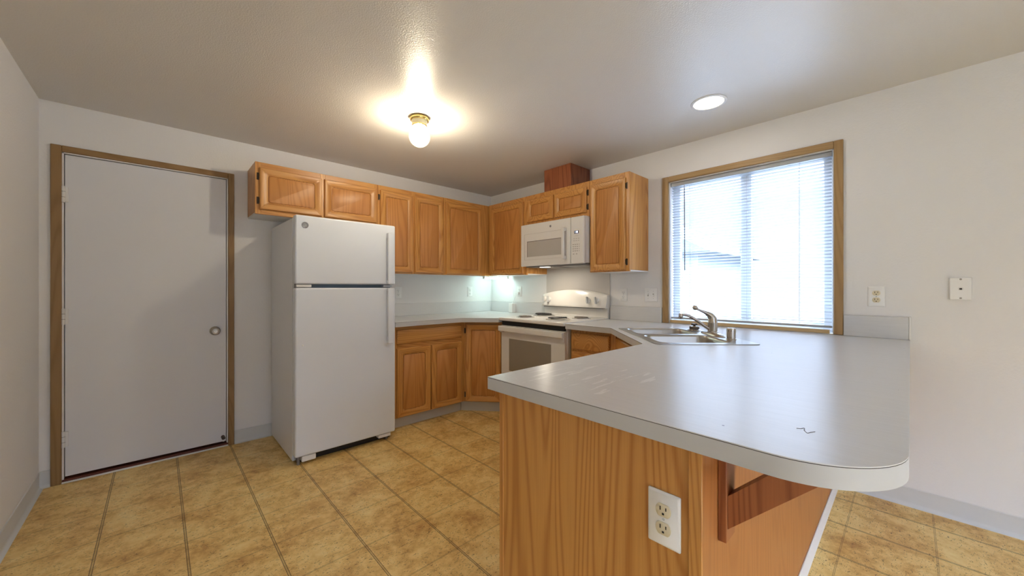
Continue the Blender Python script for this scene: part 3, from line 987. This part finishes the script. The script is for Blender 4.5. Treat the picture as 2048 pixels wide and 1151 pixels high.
mb.tube([(-0.010, 0.004, 0.003), (-0.004, 0.010, 0.003), (0.002, 0.008, 0.003), (-0.001, 0.001, 0.003), (-0.007, -0.004, 0.003), (-0.009, -0.009, 0.003), (-0.002, -0.010, 0.003), (0.002, -0.003, 0.003), (0.006, 0.004, 0.003), (0.010, 0.002, 0.003), (0.006, -0.002, 0.003), (0.005, -0.008, 0.003), (0.011, -0.008, 0.003)], 0.0011, M['plastic_grey'], 6, mtx=EM)
mb.build('emblem', fz)['label'] = 'round grey maker emblem'
mb = MB()
mb.lathe([(0, 0.004), (0.004, 0.003), (0.005, 0)], M['plastic'], 12, Matrix.Translation((-2.318, dy0, 0.816)) @ Matrix.Rotation(PI / 2, 4, 'X'))
mb.build('screw_plug', fd)
mb = MB()
mb.box(fx0 + 0.006, fx0 + 0.10, dy0 + 0.004, dy0 + 0.06, 1.212, 1.230, M['plastic'], 0.002)
mb.build('hinge_cover', root)['label'] = 'white hinge cover between the doors'
mb = MB(); mb.tube([(fx0 + 0.003, dy0 + 0.02, 1.206), (fx0 + 0.003, dy0 + 0.02, 1.236)], 0.005, M['print'], 10)
mb.build('hinge_pin', root)
mb = MB(); mb.box(fx1 - 0.09, fx1 - 0.02, dy0 + 0.02, dy0 + 0.066, 1.213, 1.229, M['plastic_grey'], 0.001)
mb.build('divider_clip', root)
mb = MB()
mb.box(fx0 + 0.04, fx0 + 0.13, dy0 + 0.006, dy0 + 0.06, 0.018, 0.056, M['plastic'], 0.006, 2)
mb.tube([(fx0 + 0.024, dy0 + 0.03, 0.0), (fx0 + 0.024, dy0 + 0.03, 0.056)], 0.010, M['print'], 12)
mb.build('foot_cover', root)
mb = MB()
mb.box(fx1 - 0.135, fx1 - 0.035, dy0 + 0.006, dy0 + 0.06, 0.030, 0.056, M['plastic'], 0.006, 2)
mb.tube([(fx1 - 0.055, dy0 + 0.05, 0.0), (fx1 - 0.055, dy0 + 0.05, 0.04)], 0.012, M['print'], 12)
mb.build('foot_cover', root)
mb = MB(); mb.box(fx0 + 0.02, fx1 - 0.02, -0.70, -0.69, 0.004, 0.055, M['dark'])
mb.build('kick_grille', root)['label'] = 'black kick grille'

# ================================================================== RANGE
def seg7(mb, ch, x, z, w, h, mat, mtx, t=None):
    t = t or w * 0.24
    on = {'0': 'abcdef', '1': 'bc', '2': 'abged', '3': 'abgcd', '8': 'abcdefg'}[ch]
    R = {'a': (0, w, h - t, h), 'b': (w - t, w, h / 2, h), 'c': (w - t, w, 0, h / 2), 'd': (0, w, 0, t), 'e': (0, t, 0, h / 2), 'f': (0, t, h / 2, h), 'g': (0, w, h / 2 - t / 2, h / 2 + t / 2)}
    for s in on:
        a, b, c, d = R[s]
        mb.box(x + a, x + b, -0.0006, 0, z + c, z + d, mat, mtx=mtx)

root = thing('electric_range', 'white freestanding electric coil range between the corner counter and the drawers', 'range', (-0.34, -1.317, 0), math.radians(-90))
ry0, ry1 = 0.930, 1.706        # along the right-wall run
mb = MB(); mb.box(ry0, ry1, -0.640, -0.012, 0.02, 0.8985, M['enamel'], 0.003)
mb.build('range_body', root, R_RIGHT)
mb = MB()
mb.box(ry0 - 0.001, ry1 + 0.001, -0.690, -0.012, 0.899, 0.929, M['enamel'], 0.010, 4)
mb.build('cooktop', root, R_RIGHT)
mb = MB(); mb.box(ry0 + 0.012, ry1 - 0.012, -0.660, -0.641, 0.858, 0.8985, M['dark'])
mb.build('vent_gap', root, R_RIGHT)['label'] = 'black vent gap under the cooktop'
mb = MB(); mb.box(ry0 + 0.004, ry1 - 0.004, -0.664, -0.641, 0.215, 0.856, M['enamel'], 0.004, 2)
dr = mb.build('oven_door', root, R_RIGHT)
mb = MB(); mb.box(1.045, 1.556, -0.6665, -0.6635, 0.440, 0.738, M['oven_glass'], 0.001)
mb.build('oven_window', dr, R_RIGHT)['label'] = 'taupe oven window'
mb = MB()
mb.box(ry0 + 0.002, ry1 - 0.002, -0.706, -0.682, 0.802, 0.852, M['enamel'], 0.008, 3)
mb.box(ry0 + 0.002, ry0 + 0.045, -0.684, -0.6635, 0.790, 0.852, M['enamel'], 0.004, 2)
mb.box(ry1 - 0.045, ry1 - 0.002, -0.684, -0.6635, 0.770, 0.852, M['enamel'], 0.004, 2)
mb.build('door_handle', dr, R_RIGHT)
mb = MB(); mb.box(ry0 + 0.004, ry1 - 0.004, -0.660, -0.641, 0.03, 0.208, M['enamel'], 0.004, 2)
mb.build('storage_drawer', root, R_RIGHT)
# backguard: lower riser and overhanging curved control panel
def bow(x, ztop):
    u = (x - ry0) / (ry1 - ry0)
    return ztop + 0.050 * math.sin(PI * u) ** 0.8 if 0 < u < 1 else ztop
mb = MB(); mb.box(ry0 + 0.003, ry1 - 0.003, -0.045, -0.012, 0.929, 1.030, M['enamel'], 0.004, 2)
mb.build('backguard_riser', root, R_RIGHT)
mb = MB()
n = 24
lo = []
for i in range(n + 1):
    x = ry0 + (ry1 - ry0) * i / n
    zt = bow(x, 1.140)
    e = 0.010 if i in (0, n) else 0.0
    lo.append([(x, -0.012, 1.024), (x, -0.088 + e, 1.020), (x, -0.093 + e, 1.028), (x, -0.092 + e, 1.040), (x, -0.070 + e, zt - 0.014), (x, -0.062, zt - 0.003), (x, -0.050, zt), (x, -0.012, zt)])
mb.loft(lo, M['enamel'], smooth=True)
bg = mb.build('control_panel', root, R_RIGHT)
mb = MB(); mb.box(ry0 + 0.03, ry1 - 0.03, -0.0895, -0.046, 1.0150, 1.0195, M['dark'])  # dark strip painted as the shade below the overhanging panel
mb.build('panel_shade_strip', bg, R_RIGHT)['label'] = 'dark strip standing in for shade under the control panel'
TILT = math.radians(-11)
def on_panel(x, z):
    f = (z - 1.040) / 0.095
    y = -0.092 + 0.022 * f
    return R_RIGHT @ Matrix.Translation((x, y - 0.0005, z)) @ Matrix.Rotation(TILT, 4, 'X')
for x in (0.968, 1.028, 1.515, 1.608):
    mt = on_panel(x, 1.088)
    mb = MB()
    mb.lathe([(0, 0.016), (0.020, 0.016), (0.0265, 0.010), (0.028, 0.0)], M['enamel'], 24, mt @ Matrix.Rotation(PI / 2, 4, 'X'))
    mb.box(-0.0065, 0.0065, -0.034, -0.012, -0.034, 0.032, M['plastic_grey'], 0.003, 2, mtx=mt @ Matrix.Rotation(math.radians(-14), 4, 'Y'))
    mb.build('control_knob', bg, R_RIGHT.inverted() @ R_RIGHT)
mt = on_panel(1.290, 1.098)
mb = MB(); mb.box(-0.034, 0.034, -0.0012, 0.001, -0.010, 0.016, M['black'], mtx=mt)
dsp = mb.build('display', bg)
mb = MB()
for ch, x in (('1', -0.026), ('1', -0.006), ('3', 0.012)):
    seg7(mb, ch, x, -0.006, 0.012, 0.018, M['digits'], mt @ Matrix.Translation((0, -0.0013, 0)))
mb.build('display_digits', dsp)
mb = MB()
for i in range(12):
    for k in range(2):
        if k == 1 and 4 <= i <= 7: continue
        mb.box(-0.170 + i * 0.030, -0.156 + i * 0.030, -0.0006, 0.001, -0.026 + k * 0.024, -0.020 + k * 0.024, M['print_pale'], mtx=mt)
mb.box(-0.150, 0.120, -0.0006, 0.001, 0.0250, 0.0270, M['print'], mtx=mt)
mb.build('touch_pads', bg)

def burner(x, y, r, coil, coil_mat, dz, tilt=0.0):
    """drip pan with a spiral coil; x along the run, y depth (negative to the front)"""
    m0 = R_RIGHT @ Matrix.Translation((x, y, 0.9291))
    mb = MB()
    mb.lathe([(r + 0.012, 0.0), (r + 0.012, 0.003), (r + 0.006, 0.0045), (r, 0.002), (r * 0.75, 0.0008), (0.02, 0.0006), (0, 0.0006)], M['pan'], 36, m0)
    bn = mb.build('burner', root)
    mb = MB()
    pts = []
    turns = 4 if r > 0.085 else 3
    N = turns * 22
    for i in range(N + 1):
        a = 2 * PI * turns * i / N
        rr = 0.020 + (r - 0.026) * i / N
        pts.append((rr * math.cos(a), rr * math.sin(a), 0.0))
    pts.append((r * 1.08, -0.012, -0.002))
    mb.tube(pts, 0.0042, coil_mat, 8, mtx=m0 @ Matrix.Translation((0, 0, dz)) @ Matrix.Rotation(tilt, 4, 'Y'))
    for k in range(3):
        a = 2 * PI * k / 3 + 0.5
        mb.box(0.012, r - 0.004, -0.002, 0.002, -0.0078, -0.0045, coil_mat, mtx=m0 @ Matrix.Translation((0, 0, dz)) @ Matrix.Rotation(tilt, 4, 'Y') @ Matrix.Rotation(a, 4, 'Z'))
    mb.build('coil', bn)
    return bn
burner(1.085, -0.490, 0.075, True, M['coil_worn'], 0.0095)['label'] = 'front left burner with pale worn coil'
burner(1.075, -0.215, 0.098, True, M['coil'], 0.017, 0.03)['label'] = 'rear left burner with raised black coil'
burner(1.470, -0.470, 0.098, True, M['coil'], 0.017, -0.03)['label'] = 'front right burner with raised black coil'
burner(1.535, -0.215, 0.075, True, M['coil_worn'], 0.0095)['label'] = 'rear right burner with pale worn coil'

# grey panel fixed on the wall behind the range
mb = MB(); mb.box(-0.006, -0.0008, -1.700, -0.9245, 0.93, 1.828, M['splash'])
tag(mb.build('splash_panel'), 'tall pale grey splash panel on the wall behind the range', 'splash panel')

# ================================================================== MICROWAVE
root = thing('microwave_oven', 'white over-the-range microwave mounted under the short cabinet', 'microwave', (-0.2, -1.317, 1.415), math.radians(-90))
mx0, mx1, mz0, mz1 = 0.935, 1.6955, 1.418, 1.8275
mb = MB(); mb.box(mx0, mx1, -0.368, -0.007, mz0 + 0.006, mz1, M['micro'], 0.004, 2)
mb.build('microwave_body', root, R_RIGHT)
XS = 1.553                     # seam between door and controls
mb = MB(); mb.box(mx0, XS - 0.0012, -0.402, -0.3685, mz0, mz1 - 0.002, M['micro'], 0.006, 3)
md = mb.build('door', root, R_RIGHT)
mb = MB()
mb.box(0.985, 1.500, -0.4035, -0.4015, 1.7285, 1.7300, M['print_pale'])
mb.box(0.985, 1.500, -0.4035, -0.4015, 1.4780, 1.4795, M['print_pale'])
mb.box(0.985, 0.9865, -0.4035, -0.4015, 1.4780, 1.7300, M['print_pale'])
mb.build('door_groove', md, R_RIGHT)
mb = MB(); mb.box(1.025, 1.452, -0.4040, -0.4010, 1.508, 1.655, M['glass_grey'], 0.002)
mb.box(1.024, 1.453, -0.4030, -0.4012, 1.654, 1.658, M['dark'])
mb.box(1.022, 1.0255, -0.4030, -0.4012, 1.506, 1.658, M['dark'])
mb.build('door_window', md, R_RIGHT)['label'] = 'grey screened window'
mb = MB()
mb.box(1.478, 1.508, -0.442, -0.424, 1.462, 1.742, M['micro'], 0.007, 3)
mb.box(1.480, 1.506, -0.428, -0.4015, 1.462, 1.492, M['micro'], 0.004, 2)
mb.box(1.480, 1.506, -0.428, -0.4015, 1.712, 1.742, M['micro'], 0.004, 2)
mb.build('handle', md, R_RIGHT)
mb = MB()
E2 = R_RIGHT @ Matrix.Translation((1.322, -0.402, 1.776)) @ Matrix.Rotation(PI / 2, 4, 'X')
mb.lathe([(0, 0.0015), (0.008, 0.0015), (0.009, 0.002), (0.0105, 0.002), (0.011, 0)], M['emblem'], 24, E2)
mb.build('emblem', md)['label'] = 'small round grey emblem'
mb = MB(); mb.box(XS + 0.0012, mx1, -0.402, -0.3685, mz0, mz1 - 0.002, M['micro'], 0.010, 4)
mc = mb.build('control_panel', root, R_RIGHT)
mb = MB(); mb.box(1.594, 1.642, -0.4032, -0.4012, 1.678, 1.702, M['black'])
ds = mb.build('display', mc, R_RIGHT)
MT = R_RIGHT @ Matrix.Translation((0, -0.4034, 0))
mb = MB()
for ch, x in (('1', 1.598), ('1', 1.610), ('3', 1.622)):
    seg7(mb, ch, x, 1.683, 0.010, 0.015, M['digits'], MT)
mb.build('display_digits', ds)
mb = MB()
mb.box(1.602, 1.640, -0.4026, -0.4012, 1.6575, 1.6595, M['print_pale'], mtx=R_RIGHT)
mb.build('display_caption', mc)
mb = MB()
for r_ in range(2):
    for c_ in range(3):
        mb.box(1.586 + c_ * 0.024, 1.600 + c_ * 0.024, -0.4026, -0.4012, 1.632 - r_ * 0.018, 1.637 - r_ * 0.018, M['print_pale'], mtx=R_RIGHT)
mb.build('function_pads', mc)
mb = MB()
for r_ in range(4):
    for c_ in range(4):
        mb.box(1.580 + c_ * 0.021, 1.588 + c_ * 0.021, -0.4026, -0.4012, 1.580 - r_ * 0.0185, 1.587 - r_ * 0.0185, M['print'] if c_ < 3 else M['print_pale'], mtx=R_RIGHT)
mb.build('number_pads', mc)['label'] = 'grey printed number pads'
mb = MB()
for c_ in range(2):
    mb.box(1.580 + c_ * 0.032, 1.595 + c_ * 0.032, -0.4026, -0.4012, 1.497, 1.506, M['print_pale'], mtx=R_RIGHT)
mb.build('lamp_pads', mc)
mb = MB()
mb.box(mx0 + 0.03, mx1 - 0.01, -0.36, -0.03, mz0 - 0.008, mz0 + 0.0055, M['print'], 0.002)
for i in range(2):
    mb.box(mx0 + 0.06 + i * 0.37, mx0 + 0.33 + i * 0.37, -0.30, -0.08, mz0 - 0.012, mz0 - 0.0085, M['steel'])
mb.box(mx0 + 0.21, mx0 + 0.31, -0.355, -0.31, mz0 - 0.012, mz0 - 0.0085, M['plastic'])
mb.build('underside', root, R_RIGHT)['label'] = 'dark underside with metal filters'

mb = MB(); mb.box(mx0 + 0.21, mx0 + 0.31, -0.305 - 0.05, -0.312, mz0 - 0.0135, mz0 - 0.0122, M['cook_lens'])
mb.build('cooktop_lamp', root, R_RIGHT)['label'] = 'lit cooktop lamp lens'
ld = bpy.data.lights.new('cooktop_lamp_beam', 'AREA')
ld.shape = 'RECTANGLE'; ld.size = 0.09; ld.size_y = 0.04; ld.energy = COOK_W; ld.color = (1.0, 0.88, 0.70)
lo_ = bpy.data.objects.new('cooktop_lamp_beam', ld); COL.objects.link(lo_)
lo_.parent = root
lo_.location = WM[root.name].inverted() @ (R_RIGHT @ Vector((mx0 + 0.26, -0.333, mz0 - 0.016)))

# ================================================================== WINDOW BLIND
root = thing('window_blind', 'white horizontal mini blind, slats open, hanging in the window over the sink', 'blind', (0.035, -2.76, 0.953))
by0, by1 = -3.264, -2.258
mb = MB(); mb.box(0.018, 0.046, by0, by1, 2.030, 2.058, M['slat'], 0.002)
mb.build('head_rail', root)
mb = MB()
bm = bmesh.new()
NS = 49
z = 2.018
tilt = math.radians(13)
prof = []
for k in range(5):
    u = -1 + k * 0.5
    prof.append((0.0125 * u, 0.0016 * (1 - u * u)))
for i in range(NS):
    zc = 2.016 - i * 0.0213
    if zc < 0.985: break
    rows = []
    for y in (by0 + 0.003, by1 - 0.003):
        for th in (0.0, -0.0004):
            row = []
            for dx, dz in prof:
                # room-side edge a little higher
                xx = dx * math.cos(tilt) + (dz + th) * math.sin(tilt)
                zz = -dx * math.sin(tilt) + (dz + th) * math.cos(tilt)
                row.append(bm.verts.new((0.032 + xx, y, zc + zz)))
            rows.append(row)
    a0, a1, b0, b1 = rows
    for k in range(4):
        bm.faces.new((a0[k], a0[k + 1], b0[k + 1], b0[k]))
        bm.faces.new((a1[k], b1[k], b1[k + 1], a1[k + 1]))
    bm.faces.new((a0[0], b0[0], b1[0], a1[0]))
    bm.faces.new((a0[4], a1[4], b1[4], b0[4]))
bmesh.ops.recalc_face_normals(bm, faces=bm.faces)
mb.add(bm, M['slat'], True)
mb.build('slats', root)
mb = MB(); mb.box(0.020, 0.044, by0, by1, 0.956, 0.972, M['slat'], 0.003)
mb.build('bottom_rail', root)
for y in (-2.405, -2.80, -3.100):
    mb = MB()
    for x in (0.0185, 0.0455):
        mb.tube([(x, y, 0.970), (x, y, 2.032)], 0.0009, M['slat'], 6)
    mb.build('ladder_cord', root)
mb = MB()
mb.tube([(0.012, -2.366, 2.034), (0.010, -2.367, 2.000)], 0.003, M['slat'], 8)
mb.tube([(0.010, -2.367, 2.002), (0.009, -2.370, 1.345)], 0.0036, M['wand'], 8)
mb.build('tilt_wand', root)['label'] = 'smoky dark tilt wand'

# ================================================================== OUTLETS, SWITCH, PHONE JACK
def plate(mb, w, h, fr, mat, t=0.006):
    L = lambda p, y: [(x, y, z) for x, z in p]
    mb.loft([L(rrect(-w / 2, w / 2, -h / 2, h / 2, 0.003, 3), -0.0006), L(rrect(-w / 2, w / 2, -h / 2, h / 2, 0.003, 3), -t * 0.5),
             L(rrect(-w / 2 + 0.004, w / 2 - 0.004, -h / 2 + 0.004, h / 2 - 0.004, 0.004, 3), -t)], mat, mtx=fr)

def outlet(loc, rz, label, face_mat, w=0.072, h=0.116):
    fr = frame(loc, rz)
    root = thing('wall_outlet', label, 'outlet', loc, rz, 'duplex outlets')
    mb = MB(); plate(mb, w, h, fr, M['plastic'])
    mb.build('cover_plate', root)
    for dz in (-0.020, 0.020):
        mb = MB()
        sh = []
        for i in range(32):
            a = 2 * PI * i / 32
            sh.append((0.0172 * math.cos(a), max(-0.0140, min(0.0140, 0.0172 * math.sin(a)))))
        mb.loft([[(x, -0.0055, z + dz) for x, z in sh], [(x, -0.0075, z + dz) for x, z in sh], [(x * 0.94, -0.0080, z * 0.94 + dz) for x, z in sh]], face_mat, mtx=fr)
        rc = mb.build('receptacle', root)
        mb = MB()
        mb.box(-0.0075, -0.0052, -0.0084, -0.0078, dz + 0.000, dz + 0.0085, M['dark'], mtx=fr)
        mb.box(0.0052, 0.0075, -0.0084, -0.0078, dz + 0.001, dz + 0.0080, M['dark'], mtx=fr)
        mb.box(-0.0024, 0.0024, -0.0084, -0.0078, dz - 0.0095, dz - 0.0050, M['dark'], mtx=fr)
        mb.build('slots', rc)
    mb = MB()
    mb.lathe([(0, 0.0072), (0.002, 0.0070), (0.0028, 0.006)], M['plastic_grey'], 12, fr @ Matrix.Rotation(PI / 2, 4, 'X'))
    mb.build('screw', root)
    return root
W_R = math.radians(-90)
outlet((-1.247, -0.0004, 1.157), 0, 'white outlet on the back wall half hidden by the refrigerator edge', M['plastic'])
outlet((-0.335, -0.0004, 1.160), 0, 'white outlet on the back wall near the kitchen corner', M['plastic'])
outlet((-0.0004, -0.508, 1.165), W_R, 'white outlet with a plugged-in cord, left of the range', M['plastic'])
outlet((-0.0004, -1.838, 1.144), W_R, 'white outlet between the range and the double switch', M['plastic'])
outlet((-0.0004, -3.463, 1.158), W_R, 'white outlet with almond sockets on the wall right of the window', M['almond'])
outlet((-2.2154, -3.2225, 0.698), W_R, 'large white outlet with almond sockets on the peninsula end panel', M['almond'], 0.073, 0.120)

fr = frame((-0.0004, -2.094, 1.148), W_R)
root = thing('light_switch', 'white double toggle switch plate left of the window casing', 'switch', (-0.0004, -2.094, 1.148), W_R)
mb = MB(); plate(mb, 0.112, 0.114, fr, M['plastic']); mb.build('cover_plate', root)
for x, up in ((-0.023, 1), (0.023, -1)):
    mb = MB()
    mb.box(x - 0.0055, x + 0.0055, -0.0068, -0.0055, -0.012, 0.012, M['print_pale'], mtx=fr)
    mb.box(x - 0.004, x + 0.004, -0.018, -0.006, -0.004, 0.004, M['plastic'], 0.001, mtx=fr @ Matrix.Rotation(math.radians(-25 * up), 4, 'X'))
    mb.build('toggle', root)
mb = MB()
for x in (-0.023, 0.023):
    for z in (-0.030, 0.030):
        mb.lathe([(0, 0.0072), (0.002, 0.0070), (0.0028, 0.006)], M['plastic_grey'], 10, fr @ Matrix.Translation((x, 0, z)) @ Matrix.Rotation(PI / 2, 4, 'X'))
mb.build('screws', root)

fr = frame((-0.0004, -3.777, 1.204), W_R)
root = thing('phone_jack', 'cream wall phone jack plate standing proud on the right wall', 'phone jack', (-0.0004, -3.777, 1.204), W_R)
mb = MB()
mb.box(-0.038, 0.038, -0.013, -0.0006, -0.058, 0.058, M['almond_pale'] if 'almond_pale' in M else M['plastic'], 0.003, mtx=fr)
mb.build('cover_plate', root)
mb = MB()
mb.lathe([(0, 0.0145), (0.008, 0.0145), (0.0095, 0.013)], M['plastic'], 20, fr @ Matrix.Rotation(PI / 2, 4, 'X'))
mb.box(-0.0045, 0.0045, -0.0152, -0.0144, -0.005, 0.003, M['dark'], mtx=fr)
mb.build('jack_socket', root)
for z in (-0.049, 0.049):
    mb = MB()
    mb.lathe([(0, 0.017), (0.003, 0.0165), (0.0045, 0.013)], M['knob_metal'], 14, fr @ Matrix.Translation((0, 0, z)) @ Matrix.Rotation(PI / 2, 4, 'X'))
    mb.build('mounting_stud', root)

# ================================================================== LIGHTS
LX, LY = -1.761, -1.344
root = thing('ceiling_lamp', 'lit globe ceiling lamp with brass ring and cream holder', 'lamp', (LX, LY, H))
FL = Matrix.Translation((LX, LY, H))
mb = MB(); mb.lathe([(0.040, -0.0005), (0.060, -0.0005), (0.064, -0.006), (0.064, -0.016), (0.060, -0.024), (0.050, -0.027)], M['brass'], 40, FL)
mb.build('brass_canopy', root)['label'] = 'brass canopy ring'
mb = MB(); mb.lathe([(0.054, -0.024), (0.053, -0.034), (0.048, -0.050), (0.046, -0.056), (0.020, -0.058)], M['cream'], 40, FL)
mb.build('lamp_holder', root)['label'] = 'cream holder'
mb = MB(); mb.lathe([(0.047, -0.050), (0.0495, -0.052), (0.050, -0.056), (0.047, -0.060), (0.044, -0.060)], M['brass'], 40, FL)
mb.build('holder_ring', root)['label'] = 'thin brass ring'
mb = MB()
gr, gz = 0.070, -0.127
mb.lathe([(gr * math.sin(a), gz + gr * math.cos(a)) for a in [math.radians(38 + (180 - 38) * i / 22) for i in range(23)]], M['globe'], 40, FL)
mb.build('globe', root)['label'] = 'frosted glass globe'
mb = MB()
mb.lathe([(0, -0.165), (0.017, -0.158), (0.026, -0.142), (0.029, -0.125), (0.025, -0.105), (0.015, -0.085), (0.013, -0.062)], M['bulb'], 24, FL)
mb.build('bulb', root)['label'] = 'lit bulb'

root = thing('recessed_light', 'round recessed ceiling light with glowing lens near the window', 'light', (-0.573, -2.748, H))
FR = Matrix.Translation((-0.573, -2.748, H))
mb = MB(); mb.lathe([(0.084, -0.0004), (0.084, -0.006), (0.094, -0.006), (0.100, -0.0035), (0.1005, -0.0004)], M['white_trim'], 48, FR)
mb.build('trim_ring', root)
mb = MB(); mb.lathe([(0.0835, -0.0012), (0.0835, -0.004), (0.05, -0.0044), (0, -0.0046)], M['can_lens'], 48, FR)
mb.build('lens', root)['label'] = 'glowing lens'
ld = bpy.data.lights.new('recessed_light_beam', 'AREA')
ld.shape = 'DISK'; ld.size = 0.15; ld.energy = CAN_W; ld.color = (1.0, 0.94, 0.84)
lo_ = bpy.data.objects.new('recessed_light_beam', ld); COL.objects.link(lo_)
lo_.location = (0, 0, -0.0065); lo_.parent = root

FU = frame((-0.190, -0.310, 1.3415), math.radians(-43.3))
root = thing('cabinet_light', 'lit slim fluorescent light across the corner under the wall cabinets', 'light', (-0.190, -0.310, 1.31), math.radians(-43.3))
mb = MB()
mb.box(-0.150, 0.150, -0.025, 0.025, -0.012, -0.0005, M['plastic'], 0.002)
mb.box(-0.150, -0.125, -0.024, 0.024, -0.030, -0.0118, M['plastic'], 0.003)
mb.box(0.125, 0.150, -0.024, 0.024, -0.030, -0.0118, M['plastic'], 0.003)
mb.build('housing', root, FU)
mb = MB(); mb.tube([(-0.125, 0, -0.021), (0.125, 0, -0.021)], 0.0105, M['tube'], 16)
mb.build('tube', root, FU)['label'] = 'glowing tube'

root = thing('power_cable', 'thin white cord from the cabinet light plugged into the corner outlet', 'cord', (-0.02, -0.43, 1.145))
mb = MB()
mb.tube([(-0.075, -0.385, 1.327), (-0.030, -0.372, 1.305), (-0.012, -0.375, 1.270), (-0.010, -0.395, 1.20), (-0.010, -0.412, 1.13), (-0.014, -0.420, 1.07), (-0.022, -0.432, 1.055), (-0.024, -0.445, 1.075), (-0.016, -0.462, 1.120), (-0.030, -0.480, 1.150), (-0.036, -0.500, 1.148), (-0.030, -0.508, 1.145)], 0.0026, M['plastic'], 8)
mb.build('cord', root)
mb = MB(); mb.box(-0.036, -0.0092, -0.522, -0.494, 1.131, 1.159, M['plastic'], 0.005, 2)
mb.build('plug', root)
root = thing('power_adapter', 'small white adapter box standing on the counter against the corner backsplash', 'adapter', (-0.055, -0.44, ZC))
mb = MB(); mb.box(-0.080, -0.0225, -0.470, -0.405, ZC + 0.0005, 1.028, M['plastic'], 0.006, 3)
mb.build('case', root)
mb = MB(); mb.tube([(-0.05, -0.44, 1.028), (-0.048, -0.44, 1.045), (-0.03, -0.432, 1.058), (-0.024, -0.436, 1.064)], 0.0026, M['plastic'], 8)
mb.build('lead', root)
